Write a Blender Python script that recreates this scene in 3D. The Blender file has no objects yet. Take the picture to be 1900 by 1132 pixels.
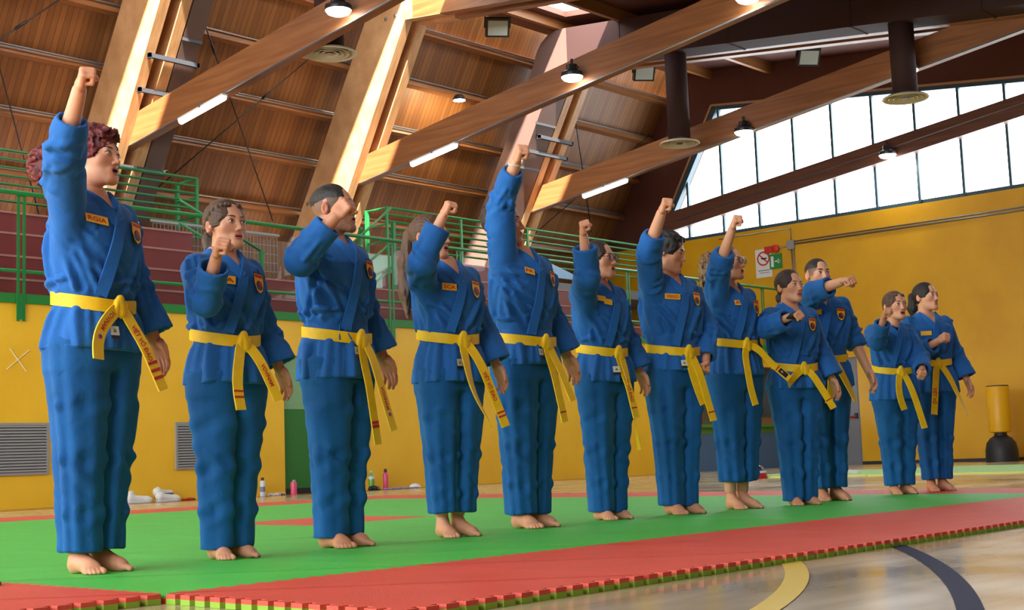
import bpy, math, random
import numpy as np
from mathutils import Matrix, Vector

# ------------------------------------------------------------------ camera, world, light, exposure
SC = bpy.context.scene
COL = SC.collection
CAM_H = 0.40
YAW, PIT, ROL = math.radians(42.0724), math.radians(6.3891), math.radians(-2.0206)
_f = Vector((math.cos(PIT) * math.cos(YAW), math.cos(PIT) * math.sin(YAW), math.sin(PIT)))
_r0 = Vector((math.sin(YAW), -math.cos(YAW), 0))
_u0 = _r0.cross(_f)
_r = math.cos(ROL) * _r0 + math.sin(ROL) * _u0
_u = -math.sin(ROL) * _r0 + math.cos(ROL) * _u0
cam = bpy.data.cameras.new('camera')
cam.sensor_width = 36.0
cam.lens = 36.0 * 2532.8 / 1900.0
cam.clip_end = 300
camo = bpy.data.objects.new('camera', cam)
COL.objects.link(camo)
camo.matrix_world = Matrix(((_r.x, _u.x, -_f.x, 0), (_r.y, _u.y, -_f.y, 0), (_r.z, _u.z, -_f.z, CAM_H), (0, 0, 0, 1)))
SC.camera = camo

world = bpy.data.worlds.new('overcast_sky')
SC.world = world
world.use_nodes = True
wn = world.node_tree.nodes
wn['Background'].inputs[0].default_value = (0.90, 0.96, 1.0, 1)
wn['Background'].inputs[1].default_value = 8.0

SC.view_settings.view_transform = 'Standard'
SC.view_settings.look = 'None'
SC.view_settings.gamma = 1.0
SC.view_settings.use_curve_mapping = False
SC.view_settings.exposure = 0.22

sun = bpy.data.lights.new('sun', 'SUN')
sun.energy = 42.0
sun.angle = math.radians(2.0)
sun.color = (1.0, 0.92, 0.80)
suno = bpy.data.objects.new('sun', sun)
COL.objects.link(suno)
suno.rotation_euler = Vector((0.62, 0.66, -1.0)).to_track_quat('-Z', 'Y').to_euler()
suno.location = (0, 0, 20)

XE, XW = 26.7, -5.0          # the two gable ends of the hall
YC = 7.5                     # its long axis
LAMP_W = 14.0                # watts of one high-bay lamp


def portal(loc, rot, sx, sy):
    li = bpy.data.lights.new('daylight_portal', 'AREA')
    li.shape = 'RECTANGLE'
    li.size, li.size_y = sx, sy
    li.cycles.is_portal = True
    o = bpy.data.objects.new('daylight_portal', li)
    COL.objects.link(o)
    o.location, o.rotation_euler = loc, rot


portal((XE + 0.25, YC, 6.9), (0, math.radians(90), 0), 3.2, 22)
portal((XW - 0.25, YC, 6.9), (0, math.radians(-90), 0), 3.2, 22)
portal((XW - 0.25, YC, 3.0), (0, math.radians(-90), 0), 4.0, 14.6)  # sky light through the added low west window

# ------------------------------------------------------------------ materials
MATS = {}


def mat(name, col, rough=0.6, metal=0.0, spec=0.5, noise=0.0, nscale=20.0, bump=0.0, bscale=200.0,
        emit=None, estr=0.0, stretch=None, col2=None, coat=0.0, attr=None):
    if name in MATS:
        return MATS[name]
    m = bpy.data.materials.new(name)
    m.use_nodes = True
    nt = m.node_tree
    b = nt.nodes['Principled BSDF']
    b.inputs['Base Color'].default_value = (*col, 1)
    b.inputs['Roughness'].default_value = rough
    b.inputs['Metallic'].default_value = metal
    b.inputs['Specular IOR Level'].default_value = spec
    if coat:
        b.inputs['Coat Weight'].default_value = coat
        b.inputs['Coat Roughness'].default_value = 0.12
    tc = mp = None
    if noise or bump or col2:
        tc = nt.nodes.new('ShaderNodeTexCoord')
        mp = nt.nodes.new('ShaderNodeMapping')
        if stretch:
            mp.inputs['Scale'].default_value = stretch
        nt.links.new(tc.outputs['Object'], mp.inputs[0])
    if attr:
        a = nt.nodes.new('ShaderNodeAttribute')
        a.attribute_name = attr
        nt.links.new(a.outputs['Color'], b.inputs['Base Color'])
    if noise or col2:
        n = nt.nodes.new('ShaderNodeTexNoise')
        n.inputs['Scale'].default_value = nscale
        n.inputs['Detail'].default_value = 5
        nt.links.new(mp.outputs[0], n.inputs['Vector'])
        mx = nt.nodes.new('ShaderNodeMix')
        mx.data_type = 'RGBA'
        c2 = col2 if col2 else tuple(c * (1 - noise) for c in col)
        mx.inputs['A'].default_value = (*col, 1)
        mx.inputs['B'].default_value = (*c2, 1)
        rp = nt.nodes.new('ShaderNodeMapRange')
        rp.inputs['From Min'].default_value = 0.35
        rp.inputs['From Max'].default_value = 0.65
        nt.links.new(n.outputs['Fac'], rp.inputs['Value'])
        nt.links.new(rp.outputs[0], mx.inputs['Factor'])
        nt.links.new(mx.outputs['Result'], b.inputs['Base Color'])
    if bump:
        n2 = nt.nodes.new('ShaderNodeTexNoise')
        n2.inputs['Scale'].default_value = bscale
        n2.inputs['Detail'].default_value = 3
        nt.links.new(mp.outputs[0], n2.inputs['Vector'])
        bp = nt.nodes.new('ShaderNodeBump')
        bp.inputs['Strength'].default_value = bump
        bp.inputs['Distance'].default_value = 0.01
        nt.links.new(n2.outputs['Fac'], bp.inputs['Height'])
        nt.links.new(bp.outputs[0], b.inputs['Normal'])
    if emit:
        b.inputs['Emission Color'].default_value = (*emit, 1)
        b.inputs['Emission Strength'].default_value = estr
    MATS[name] = m
    return m


def srgb(r, g, b):
    f = lambda c: ((c / 255) / 12.92) if c / 255 <= 0.04045 else (((c / 255) + 0.055) / 1.055) ** 2.4
    return (f(r), f(g), f(b))


def glass_mat(name, tint=(1, 1, 1), gloss=0.08, rough=0.02):
    if name in MATS:
        return MATS[name]
    m = bpy.data.materials.new(name)
    m.use_nodes = True
    nt = m.node_tree
    nt.nodes.remove(nt.nodes['Principled BSDF'])
    t = nt.nodes.new('ShaderNodeBsdfTransparent')
    t.inputs[0].default_value = (*tint, 1)
    g = nt.nodes.new('ShaderNodeBsdfGlossy')
    g.inputs['Roughness'].default_value = rough
    mx = nt.nodes.new('ShaderNodeMixShader')
    mx.inputs[0].default_value = gloss
    nt.links.new(t.outputs[0], mx.inputs[1])
    nt.links.new(g.outputs[0], mx.inputs[2])
    nt.links.new(mx.outputs[0], nt.nodes['Material Output'].inputs[0])
    MATS[name] = m
    return m


def wood_floor():
    m = mat('court_floor', srgb(196, 176, 138), rough=0.22, spec=0.5)
    nt = m.node_tree
    b = nt.nodes['Principled BSDF']
    tc = nt.nodes.new('ShaderNodeTexCoord')
    mp = nt.nodes.new('ShaderNodeMapping')
    mp.inputs['Scale'].default_value = (0.35, 2.2, 1)
    n = nt.nodes.new('ShaderNodeTexNoise')
    n.inputs['Scale'].default_value = 2.5
    n.inputs['Detail'].default_value = 6
    cr = nt.nodes.new('ShaderNodeValToRGB')
    cr.color_ramp.elements[0].position = 0.3
    cr.color_ramp.elements[0].color = (*srgb(170, 148, 110), 1)
    cr.color_ramp.elements[1].position = 0.72
    cr.color_ramp.elements[1].color = (*srgb(206, 188, 150), 1)
    n2 = nt.nodes.new('ShaderNodeTexNoise')
    n2.inputs['Scale'].default_value = 1.1
    n2.inputs['Detail'].default_value = 4
    mr = nt.nodes.new('ShaderNodeMapRange')
    mr.inputs['From Min'].default_value = 0.3
    mr.inputs['From Max'].default_value = 0.7
    mr.inputs['To Min'].default_value = 0.10
    mr.inputs['To Max'].default_value = 0.26
    nt.links.new(tc.outputs['Object'], mp.inputs[0])
    nt.links.new(mp.outputs[0], n.inputs['Vector'])
    nt.links.new(n.outputs['Fac'], cr.inputs[0])
    nt.links.new(cr.outputs[0], b.inputs['Base Color'])
    nt.links.new(tc.outputs['Object'], n2.inputs['Vector'])
    nt.links.new(n2.outputs['Fac'], mr.inputs['Value'])
    nt.links.new(mr.outputs[0], b.inputs['Roughness'])
    return m


def timber(name, c1, c2, sc=(1, 1, 1), rough=0.45):
    """glulam: streaky grain along the local X axis"""
    return mat(name, c1, rough=rough, col2=c2, nscale=3.0, stretch=sc, bump=0.08, bscale=40)


def board_mat():
    m = mat('pine_boarding', srgb(150, 84, 36), rough=0.5)
    nt = m.node_tree
    b = nt.nodes['Principled BSDF']
    tc = nt.nodes.new('ShaderNodeTexCoord')
    sp = nt.nodes.new('ShaderNodeSeparateXYZ')
    nt.links.new(tc.outputs['Object'], sp.inputs[0])
    ml = nt.nodes.new('ShaderNodeMath'); ml.operation = 'MULTIPLY'; ml.inputs[1].default_value = 1 / 0.105
    nt.links.new(sp.outputs['X'], ml.inputs[0])
    fr = nt.nodes.new('ShaderNodeMath'); fr.operation = 'FRACT'
    fl = nt.nodes.new('ShaderNodeMath'); fl.operation = 'FLOOR'
    nt.links.new(ml.outputs[0], fr.inputs[0]); nt.links.new(ml.outputs[0], fl.inputs[0])
    wn_ = nt.nodes.new('ShaderNodeTexWhiteNoise'); wn_.noise_dimensions = '1D'
    nt.links.new(fl.outputs[0], wn_.inputs['W'])
    cr = nt.nodes.new('ShaderNodeValToRGB')
    cr.color_ramp.elements[0].color = (*srgb(122, 76, 38), 1)
    cr.color_ramp.elements[1].color = (*srgb(148, 97, 50), 1)
    nt.links.new(wn_.outputs['Value'], cr.inputs[0])
    gr = nt.nodes.new('ShaderNodeMath'); gr.operation = 'LESS_THAN'; gr.inputs[1].default_value = 0.09
    nt.links.new(fr.outputs[0], gr.inputs[0])
    mx = nt.nodes.new('ShaderNodeMix'); mx.data_type = 'RGBA'
    mx.inputs['B'].default_value = (*srgb(82, 48, 22), 1)
    nt.links.new(gr.outputs[0], mx.inputs['Factor'])
    nt.links.new(cr.outputs[0], mx.inputs['A'])
    mp = nt.nodes.new('ShaderNodeMapping'); mp.inputs['Scale'].default_value = (14, 1.2, 1.2)
    n = nt.nodes.new('ShaderNodeTexNoise'); n.inputs['Scale'].default_value = 2; n.inputs['Detail'].default_value = 5
    nt.links.new(tc.outputs['Object'], mp.inputs[0]); nt.links.new(mp.outputs[0], n.inputs['Vector'])
    mu = nt.nodes.new('ShaderNodeMix'); mu.data_type = 'RGBA'; mu.blend_type = 'MULTIPLY'
    mr = nt.nodes.new('ShaderNodeMapRange'); mr.inputs['To Min'].default_value = 0.75; mr.inputs['To Max'].default_value = 1.15
    nt.links.new(n.outputs['Fac'], mr.inputs['Value'])
    mu.inputs['Factor'].default_value = 1.0
    nt.links.new(mx.outputs['Result'], mu.inputs['A']); nt.links.new(mr.outputs[0], mu.inputs['B'])
    nt.links.new(mu.outputs['Result'], b.inputs['Base Color'])
    bp = nt.nodes.new('ShaderNodeBump'); bp.inputs['Strength'].default_value = 0.5; bp.inputs['Distance'].default_value = 0.01
    bp.invert = True
    nt.links.new(gr.outputs[0], bp.inputs['Height']); nt.links.new(bp.outputs[0], b.inputs['Normal'])
    return m


def wall_mat(name, c, c2, brick=False):
    m = mat(name, c, rough=0.42, col2=c2, nscale=1.3, spec=0.5)
    nt = m.node_tree
    b = nt.nodes['Principled BSDF']
    tc = nt.nodes.new('ShaderNodeTexCoord')
    n = nt.nodes.new('ShaderNodeTexNoise'); n.inputs['Scale'].default_value = 60; n.inputs['Detail'].default_value = 3
    nt.links.new(tc.outputs['Object'], n.inputs['Vector'])
    bp = nt.nodes.new('ShaderNodeBump'); bp.inputs['Strength'].default_value = 0.12; bp.inputs['Distance'].default_value = 0.01
    if brick:
        mp = nt.nodes.new('ShaderNodeMapping')
        mp.inputs['Rotation'].default_value = (math.radians(90), 0, math.radians(90))
        nt.links.new(tc.outputs['Object'], mp.inputs[0])
        bk = nt.nodes.new('ShaderNodeTexBrick')
        bk.inputs['Scale'].default_value = 1.0
        bk.inputs['Brick Width'].default_value = 0.5; bk.inputs['Row Height'].default_value = 0.2
        bk.inputs['Mortar Size'].default_value = 0.006
        nt.links.new(mp.outputs[0], bk.inputs['Vector'])
        bp2 = nt.nodes.new('ShaderNodeBump'); bp2.inputs['Strength'].default_value = 0.25; bp2.inputs['Distance'].default_value = 0.01; bp2.invert = True
        nt.links.new(bk.outputs['Fac'], bp2.inputs['Height'])
        nt.links.new(bp2.outputs[0], bp.inputs['Normal'])
    nt.links.new(n.outputs['Fac'], bp.inputs['Height'])
    nt.links.new(bp.outputs[0], b.inputs['Normal'])
    return m


M_FLOOR = wood_floor()
M_YEL = wall_mat('yellow_wall', srgb(250, 200, 48), srgb(242, 190, 40))
M_YELE = wall_mat('yellow_end_wall', srgb(226, 172, 18), srgb(216, 160, 14), brick=True)
M_GREEN = mat('green_enamel', srgb(26, 124, 58), rough=0.4)
M_BAND = mat('green_band', srgb(30, 128, 48), rough=0.5)
M_MAROON = mat('maroon_bleacher', srgb(126, 46, 44), rough=0.5, noise=0.12, nscale=2)
M_NOSE = mat('bleacher_nosing', srgb(176, 120, 112), rough=0.5)
M_BOARD = board_mat()
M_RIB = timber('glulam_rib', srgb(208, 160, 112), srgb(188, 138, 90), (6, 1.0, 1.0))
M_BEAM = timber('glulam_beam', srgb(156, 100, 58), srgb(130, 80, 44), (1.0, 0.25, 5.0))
M_PURLIN = timber('purlin_wood', srgb(156, 104, 60), srgb(136, 86, 46), (0.3, 4, 4))
M_DUCT = mat('mauve_duct', srgb(108, 84, 77), rough=0.5, noise=0.08, nscale=0.8, spec=0.3)
M_DUCTD = mat('dark_duct', srgb(66, 46, 44), rough=0.75, spec=0.15)
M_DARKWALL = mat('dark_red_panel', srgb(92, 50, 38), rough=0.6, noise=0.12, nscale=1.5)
M_STEEL = mat('galvanised_steel', srgb(150, 152, 156), rough=0.45, metal=0.8)
M_STRAP = mat('strap_steel', srgb(52, 54, 60), rough=0.5)
M_STEELD = mat('dark_steel', srgb(60, 58, 62), rough=0.35, metal=0.6)
M_MULL = mat('window_frame_paint', srgb(52, 82, 96), rough=0.4)
M_GLASS = glass_mat('window_glass', (0.97, 0.99, 1.0), 0.05)
M_PLEXI = glass_mat('clear_parapet_glass', (0.96, 0.975, 0.97), 0.008, 0.0)
M_CREAM = mat('cream_diffuser', srgb(206, 194, 164), rough=0.45)
M_BLACK = mat('black_plastic', srgb(30, 30, 33), rough=0.4)
M_BLACKM = mat('black_rubber', srgb(38, 40, 44), rough=0.5)
M_LAMP = mat('lamp_glow', (1, 1, 1), emit=(1.0, 0.98, 0.93), estr=16.0)
M_TUBE = mat('tube_glow', (1, 1, 1), emit=(1.0, 0.99, 0.95), estr=9.0)
M_GREY = mat('grey_paint', srgb(128, 130, 136), rough=0.5)
M_VENT = mat('vent_grey', srgb(150, 150, 150), rough=0.45)
M_VENTD = mat('vent_dark_grey', srgb(60, 60, 62), rough=0.7)  # dark grey of the plate behind the slats
M_WHITE = mat('white_paint', srgb(232, 232, 228), rough=0.5)
M_FLOODG = mat('flood_glass', srgb(176, 186, 178), rough=0.25)

# ------------------------------------------------------------------ mesh helpers


def mesh_obj(name, verts, faces, m=None, parent=None, smooth=False, mats=None, midx=None):
    me = bpy.data.meshes.new(name)
    me.from_pydata([tuple(v) for v in verts] if not isinstance(verts, np.ndarray) else verts.tolist(), [],
                   faces if not isinstance(faces, np.ndarray) else faces.tolist())
    if mats:
        for mm in mats:
            me.materials.append(mm)
        if midx is not None:
            me.polygons.foreach_set('material_index', np.asarray(midx, dtype=np.int32))
    elif m:
        me.materials.append(m)
    if smooth:
        me.polygons.foreach_set('use_smooth', np.ones(len(me.polygons), dtype=bool))
    me.update()
    return link(bpy.data.objects.new(name, me), parent)


def link(o, parent=None):
    COL.objects.link(o)
    if parent is not None:
        o.parent = parent
    return o


def tag(o, label=None, cat=None, group=None, kind=None):
    if label: o['label'] = label
    if cat: o['category'] = cat
    if group: o['group'] = group
    if kind: o['kind'] = kind
    return o


def empty(name, loc=(0, 0, 0), rz=0.0, parent=None):
    o = bpy.data.objects.new(name, None)
    o.empty_display_size = 0.1
    o.location = loc
    o.rotation_euler = (0, 0, rz)
    return link(o, parent)


def struct(o):
    o['kind'] = 'structure'
    return o


class MB:
    """collects simple solids into one mesh"""

    def __init__(s):
        s.v, s.f, s.mi, s.cur = [], [], [], 0

    def _add(s, vs, fs):
        n = len(s.v)
        s.v += [tuple(v) for v in vs]
        s.f += [tuple(i + n for i in f) for f in fs]
        s.mi += [s.cur] * len(fs)
        return s

    def box(s, x0, x1, y0, y1, z0, z1):
        return s._add([(x0, y0, z0), (x1, y0, z0), (x1, y1, z0), (x0, y1, z0), (x0, y0, z1), (x1, y0, z1), (x1, y1, z1), (x0, y1, z1)],
                      [(0, 3, 2, 1), (4, 5, 6, 7), (0, 1, 5, 4), (1, 2, 6, 5), (2, 3, 7, 6), (3, 0, 4, 7)])

    def prism(s, pts, axis, a, b):
        """polygon of 2D pts extruded along axis ('x': pts are (y,z); 'y': (x,z); 'z': (x,y))"""
        n = len(pts)
        mk = {'x': lambda p, t: (t, p[0], p[1]), 'y': lambda p, t: (p[0], t, p[1]), 'z': lambda p, t: (p[0], p[1], t)}[axis]
        vs = [mk(p, a) for p in pts] + [mk(p, b) for p in pts]
        fs = [tuple(range(n)), tuple(range(2 * n - 1, n - 1, -1))] + [(i, n + i, n + (i + 1) % n, (i + 1) % n) for i in range(n)]
        return s._add(vs, fs)

    def bar(s, p, q, w, h, up=(0, 0, 1)):
        p, q = Vector(p), Vector(q)
        d = (q - p).normalized()
        u = Vector(up)
        a = d.cross(u)
        if a.length < 1e-4:
            a = d.cross(Vector((1, 0, 0)))
        a.normalize()
        b = a.cross(d).normalized()
        vs = []
        for c in (p, q):
            for sx, sy in ((-1, -1), (1, -1), (1, 1), (-1, 1)):
                vs.append(c + a * (sx * w / 2) + b * (sy * h / 2))
        return s._add(vs, [(0, 1, 2, 3), (7, 6, 5, 4), (0, 4, 5, 1), (1, 5, 6, 2), (2, 6, 7, 3), (3, 7, 4, 0)])

    def tube(s, pts, r, n=8):
        pts = [Vector(p) for p in pts]
        rings = []
        for i, p in enumerate(pts):
            d = ((pts[i] - pts[i - 1]).normalized() if i else Vector()) + ((pts[i + 1] - pts[i]).normalized() if i < len(pts) - 1 else Vector())
            d.normalize()
            a = d.cross(Vector((0, 0, 1)))
            if a.length < 1e-3:
                a = d.cross(Vector((1, 0, 0)))
            a.normalize()
            b = a.cross(d)
            rr = r[i] if isinstance(r, (list, tuple)) else r
            rings.append([p + a * (rr * math.cos(2 * math.pi * k / n)) + b * (rr * math.sin(2 * math.pi * k / n)) for k in range(n)])
        vs = [v for rg in rings for v in rg]
        fs = []
        for i in range(len(pts) - 1):
            for k in range(n):
                fs.append((i * n + k, i * n + (k + 1) % n, (i + 1) * n + (k + 1) % n, (i + 1) * n + k))
        fs.append(tuple(range(n - 1, -1, -1)))
        fs.append(tuple((len(pts) - 1) * n + k for k in range(n)))
        return s._add(vs, fs)

    def lathe(s, prof, c=(0, 0, 0), n=24):
        vs, fs = [], []
        for (r, z) in prof:
            for k in range(n):
                a = 2 * math.pi * k / n
                vs.append((c[0] + r * math.cos(a), c[1] + r * math.sin(a), c[2] + z))
        for i in range(len(prof) - 1):
            for k in range(n):
                fs.append((i * n + k, i * n + (k + 1) % n, (i + 1) * n + (k + 1) % n, (i + 1) * n + k))
        fs.append(tuple(range(n - 1, -1, -1)))
        fs.append(tuple((len(prof) - 1) * n + k for k in range(n)))
        return s._add(vs, fs)

    def build(s, name, m, parent=None, smooth=False):
        if isinstance(m, (list, tuple)):
            return mesh_obj(name, s.v, s.f, None, parent, smooth, mats=list(m), midx=s.mi)
        return mesh_obj(name, s.v, s.f, m, parent, smooth)


def dup(o, parent=None, loc=None):
    c = o.copy()
    COL.objects.link(c)
    c.parent = parent
    if loc is not None:
        c.location = loc
    return c


def autosmooth(o, ang=40):
    me = o.data
    me.polygons.foreach_set('use_smooth', np.ones(len(me.polygons), dtype=bool))
    try:
        me.set_sharp_from_angle(angle=math.radians(ang))
    except Exception:
        pass
    return o


# ------------------------------------------------------------------ floor
fl = struct(MB().box(XW - 0.3, XE + 0.6, -4.5, 22.5, -0.2, 0.0).build('floor', M_FLOOR))
M_FLSTRIP = mat('floor_border_brown', srgb(160, 106, 62), rough=0.25)
MB().box(XW, 21.6, 14.72, 15.36, 0.0, 0.0015).build('border_strip', M_FLSTRIP, fl)


def arc_line(name, c, r, w, a0, a1, m, n=60, z=0.002):
    vs, fs = [], []
    for i in range(n + 1):
        a = math.radians(a0 + (a1 - a0) * i / n)
        for rr in (r - w / 2, r + w / 2):
            vs.append((c[0] + rr * math.cos(a), c[1] + rr * math.sin(a), z))
    for i in range(n):
        fs.append((2 * i, 2 * i + 1, 2 * i + 3, 2 * i + 2))
    return mesh_obj(name, vs, fs, m, fl)


M_NAVY = mat('navy_court_line', srgb(20, 26, 60), rough=0.6, spec=0.08)
M_YLINE = mat('yellow_court_line', srgb(214, 186, 74), rough=0.4, spec=0.2)
arc_line('court_line', (-1.9, 12.05), 11.77, 0.065, -90, -35, M_NAVY)
arc_line('court_line', (0.9, 7.27), 5.78, 0.075, -120, -40, M_YLINE)

# ------------------------------------------------------------------ long wall with gallery
YW = 15.36
wb = MB()
wb.box(XW, 12.14, YW, YW + 0.2, 0, 2.46)
wb.box(12.14, 13.62, YW, YW + 0.2, 1.96, 2.46)
wb.box(13.62, 21.75, YW, YW + 0.2, 0, 2.46)
wb.box(21.75, XE, YW, YW + 0.2, 2.12, 2.46)
wback = struct(wb.build('wall_back', M_YEL))
tp = MB().bar((7.99, YW - 0.0015, 1.66), (8.28, YW - 0.0015, 1.90), 0.003, 0.022, (0, 1, 0)).build('white_tape_strip', M_WHITE, wback)
MB().bar((8.03, YW - 0.0015, 1.91), (8.24, YW - 0.0015, 1.64), 0.003, 0.022, (0, 1, 0)).build('white_tape_strip', M_WHITE, wback)
M_DOORG = mat('door_green', srgb(40, 118, 42), rough=0.45)
M_DOORP = mat('door_pale_green', srgb(128, 176, 128), rough=0.45)
dr = MB()
dr.box(12.14, 13.62, YW + 0.06, YW + 0.11, 0.08, 1.20)
d1 = struct(dr.build('door_1', M_DOORG))
MB().box(12.14, 13.62, YW + 0.055, YW + 0.115, 1.20, 1.96).build('upper_panel', M_DOORP, d1)
MB().box(12.14, 13.62, YW + 0.05, YW + 0.12, 0.0, 0.08).build('kick_plate', M_BLACK, d1)
MB().box(12.86, 12.90, YW + 0.045, YW + 0.125, 0.08, 1.96).build('meeting_stile', M_DOORG, d1)
MB().bar((12.80, YW + 0.02, 0.95), (12.80, YW + 0.02, 1.12), 0.02, 0.02).build('door_handle', M_STEEL, d1)
tr = struct(MB().box(XW, XE, YW - 0.035, YW + 0.25, 2.46, 2.575).build('trim_1', M_BAND))


def louvre(name, x0, x1, label):
    r = empty(name, (0, 0, 0))
    tag(r, label, 'vent', 'louvred vents in the yellow wall')
    MB().box(x0, x1, YW - 0.012, YW - 0.002, 0.42, 1.0).build('vent_back', M_VENTD, r)
    fr = MB()
    fr.box(x0 - .03, x0, YW - 0.03, YW, 0.40, 1.02).box(x1, x1 + .03, YW - 0.03, YW, 0.40, 1.02)
    fr.box(x0, x1, YW - 0.03, YW, 0.40, 0.43).box(x0, x1, YW - 0.03, YW, 0.99, 1.02)
    fr.build('vent_frame', M_VENT, r)
    n = 16
    first = None
    for i in range(n):
        z = 0.45 + 0.53 * i / (n - 1)
        if first is None:
            first = MB().prism([(YW - 0.034, -.011), (YW - 0.028, -.013), (YW - 0.014, .011), (YW - 0.02, .013)], 'x', x0, x1).build('slat', M_VENT, r)
            first.location = (0, 0, z)
        else:
            dup(first, r, (0, 0, z))
    return r


louvre('louvre_vent', 6.6, 8.50, 'wide grey louvred vent low on the yellow wall behind the red-haired person')
louvre('louvre_vent', 10.36, 11.3, 'grey louvred vent on the yellow wall near the white trainers')

# counter niche under the gallery
M_BLUE = mat('blue_counter', srgb(66, 104, 144), rough=0.5)
M_GTOP = mat('green_counter_top', srgb(74, 132, 54), rough=0.5)
cn = empty('service_counter', (0, 0, 0))
tag(cn, 'blue-grey counter with green top in the niche under the gallery', 'counter')
MB().box(21.8, 25.6, YW + 0.02, YW + 0.10, 0.0, 0.74).build('front_panel', M_BLUE, cn)
MB().box(21.8, 25.6, YW - 0.06, YW + 0.6, 0.86, 0.92).build('counter_top', M_GTOP, cn)
MB().box(21.8, 25.6, YW + 0.015, YW + 0.105, 0.74, 0.86).build('green_fascia', M_GTOP, cn)
struct(MB().box(21.75, XE, YW + 1.9, YW + 2.05, 0, 2.4).build('wall_niche', mat('pale_green_wall', srgb(186, 196, 176), rough=0.6)))
M_CARD = mat('cardboard', srgb(150, 104, 66), rough=0.8)
for nm, lab, cat_, x0, x1, z1, mm in (
        ('cardboard_box', 'flat brown cardboard box on the green counter top', 'box', 24.5, 25.3, 1.06, M_CARD),
        ('white_box', 'white carton standing on the green counter top', 'box', 24.35, 24.9, 1.55, M_WHITE),
        ('red_case', 'small red case on the green counter top', 'case', 22.35, 22.62, 1.16, mat('red_plastic', srgb(150, 26, 24), rough=0.4)),
        ('black_case', 'small black case on the green counter top', 'case', 22.0, 22.3, 1.12, M_BLACK)):
    y0 = YW + (0.08 if nm != 'white_box' else 0.32)
    o = empty(nm, ((x0 + x1) / 2, y0 + .1, 0.92))
    tag(o, lab, cat_)
    w, hgt = (x1 - x0) / 2, z1 - 0.92
    MB().box(-w, w, -.1, .1, 0, hgt * .82).build('box_body', mm, o)
    MB().box(-w - .006, w + .006, -.106, .106, hgt * .8, hgt).build('box_lid', mm, o)

# gallery slab and bleacher tiers
struct(MB().box(XW, XE, YW + 0.2, 22.3, 2.30, 2.56).build('floor_gallery', M_GREY))
TIERS = [(15.9, 2.84), (16.6, 3.25), (17.3, 3.68), (18.0, 4.11)]


def bleacher(x0, x1, n, label, back=True):
    r = empty('bleacher', ((x0 + x1) / 2, 15.9, 2.56))
    tag(r, label, 'bleacher', 'maroon bleacher blocks on the gallery')
    ox = (x0 + x1) / 2
    for k in range(n):
        y, z = TIERS[k]
        y1 = TIERS[k + 1][0] if k < n - 1 else y + 0.7
        MB().box(x0 - ox, x1 - ox, y - 15.9, y1 - 15.9, 0, z - 2.56).build('tier', M_MAROON, r)
        MB().box(x0 - ox, x1 - ox, y - 15.9 - .012, y - 15.9 + .05, z - 2.56 - .02, z - 2.56 + .008).build('nosing', M_NOSE, r)
    return r


struct(MB().box(XW, 12.45, 18.7, 21.6, 3.9, 4.1).box(15.85, XE, 18.7, 21.6, 3.9, 4.1).build('floor_walkway', M_GREY))
bleacher(-2.0, 12.45, 4, 'long maroon bleacher block behind the red-haired person, four tiers')
bleacher(12.45, 15.85, 2, 'low two-tier maroon bleacher steps between the stair handrails')
bleacher(15.85, 21.3, 4, 'four-tier maroon bleacher block below the far green railing')
o = empty('brown_bench', (23.6, 16.2, 2.56)); tag(o, 'brown wooden bench box on the gallery beside the end wall', 'bench')
MB().box(-1.6, 1.6, -.3, .3, 0, .42).build('bench_body', mat('brown_bench_wood', srgb(150, 84, 48), rough=.6), o)
MB().box(-1.62, 1.62, -.32, .32, .42, .47).build('bench_top', mat('brown_bench_wood', srgb(150, 84, 48), rough=.6), o)

# front railing of the gallery
fr = empty('gallery_front_railing', (8.0, YW, 2.46))
tag(fr, 'low green railing with clear panels along the front edge of the gallery', 'railing')
ox, oy, oz = 8.0, YW, 2.46
posts = [-1.0, 2.1, 5.15, 8.15, 11.2, 14.22, 15.72, 18.77, 20.22, 22.6, 24.9]
pm = None
for x in posts:
    if pm is None:
        pm = MB().box(-.055, -.02, -.045, -.035, -.22, 1.36).box(.02, .055, -.045, -.035, -.22, 1.36).box(-.02, .02, -.05, -.04, -.2, .1).box(-.055, .055, -.05, -.03, 1.30, 1.36).build('post', M_GREEN, fr)
        pm.location = (x - ox, 0, 0)
    else:
        dup(pm, fr, (x - ox, 0, 0))
MB().tube([(-4 - ox, -.06, 1.34), (XE - ox, -.06, 1.34)], 0.028, 10).build('top_rail', M_GREEN, fr, True)
MB().tube([(-4 - ox, -.02, 0.39), (XE - ox, -.02, 0.39)], 0.022, 10).build('mid_rail', M_GREEN, fr, True)
for a, b in zip(posts[:-1], posts[1:]):
    if b <= 22.6:
        MB().box(a + .08 - ox, b - .08 - ox, -.012, -.004, .13, 1.22).build('clear_panel', M_PLEXI, fr)


def back_rail(x0, x1, label, ret):
    r = empty('gallery_back_railing', (x0, 18.5, 4.11))
    tag(r, label, 'railing')
    L = x1 - x0
    zs = [1.01, .885, .76, .635, .51, .385, .26]
    for z in zs:
        MB().tube([(0, 0, z), (L, 0, z)], .02 if z < 1 else .026, 8).build('rail', M_GREEN, r, True)
    for z in (1.01, .70, .385):
        MB().tube([(ret, 0, z), (ret, 0.55, z)], .02, 8).build('return_rail', M_GREEN, r, True)
    n = max(2, int(L / 1.9))
    for i in range(n + 1):
        MB().box(L * i / n - .025, L * i / n + .025, -.02, .02, 0, 1.03).build('post', M_GREEN, r)
    MB().box(ret - .03, ret + .03, .52, .58, 0, 1.03).build('post', M_GREEN, r)
    return r


back_rail(1.2, 12.9, 'tall seven-bar green railing above the long maroon bleacher block', 11.7)
back_rail(17.1, 25.0, 'tall seven-bar green railing above the far bleacher block', 0.0)

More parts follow.
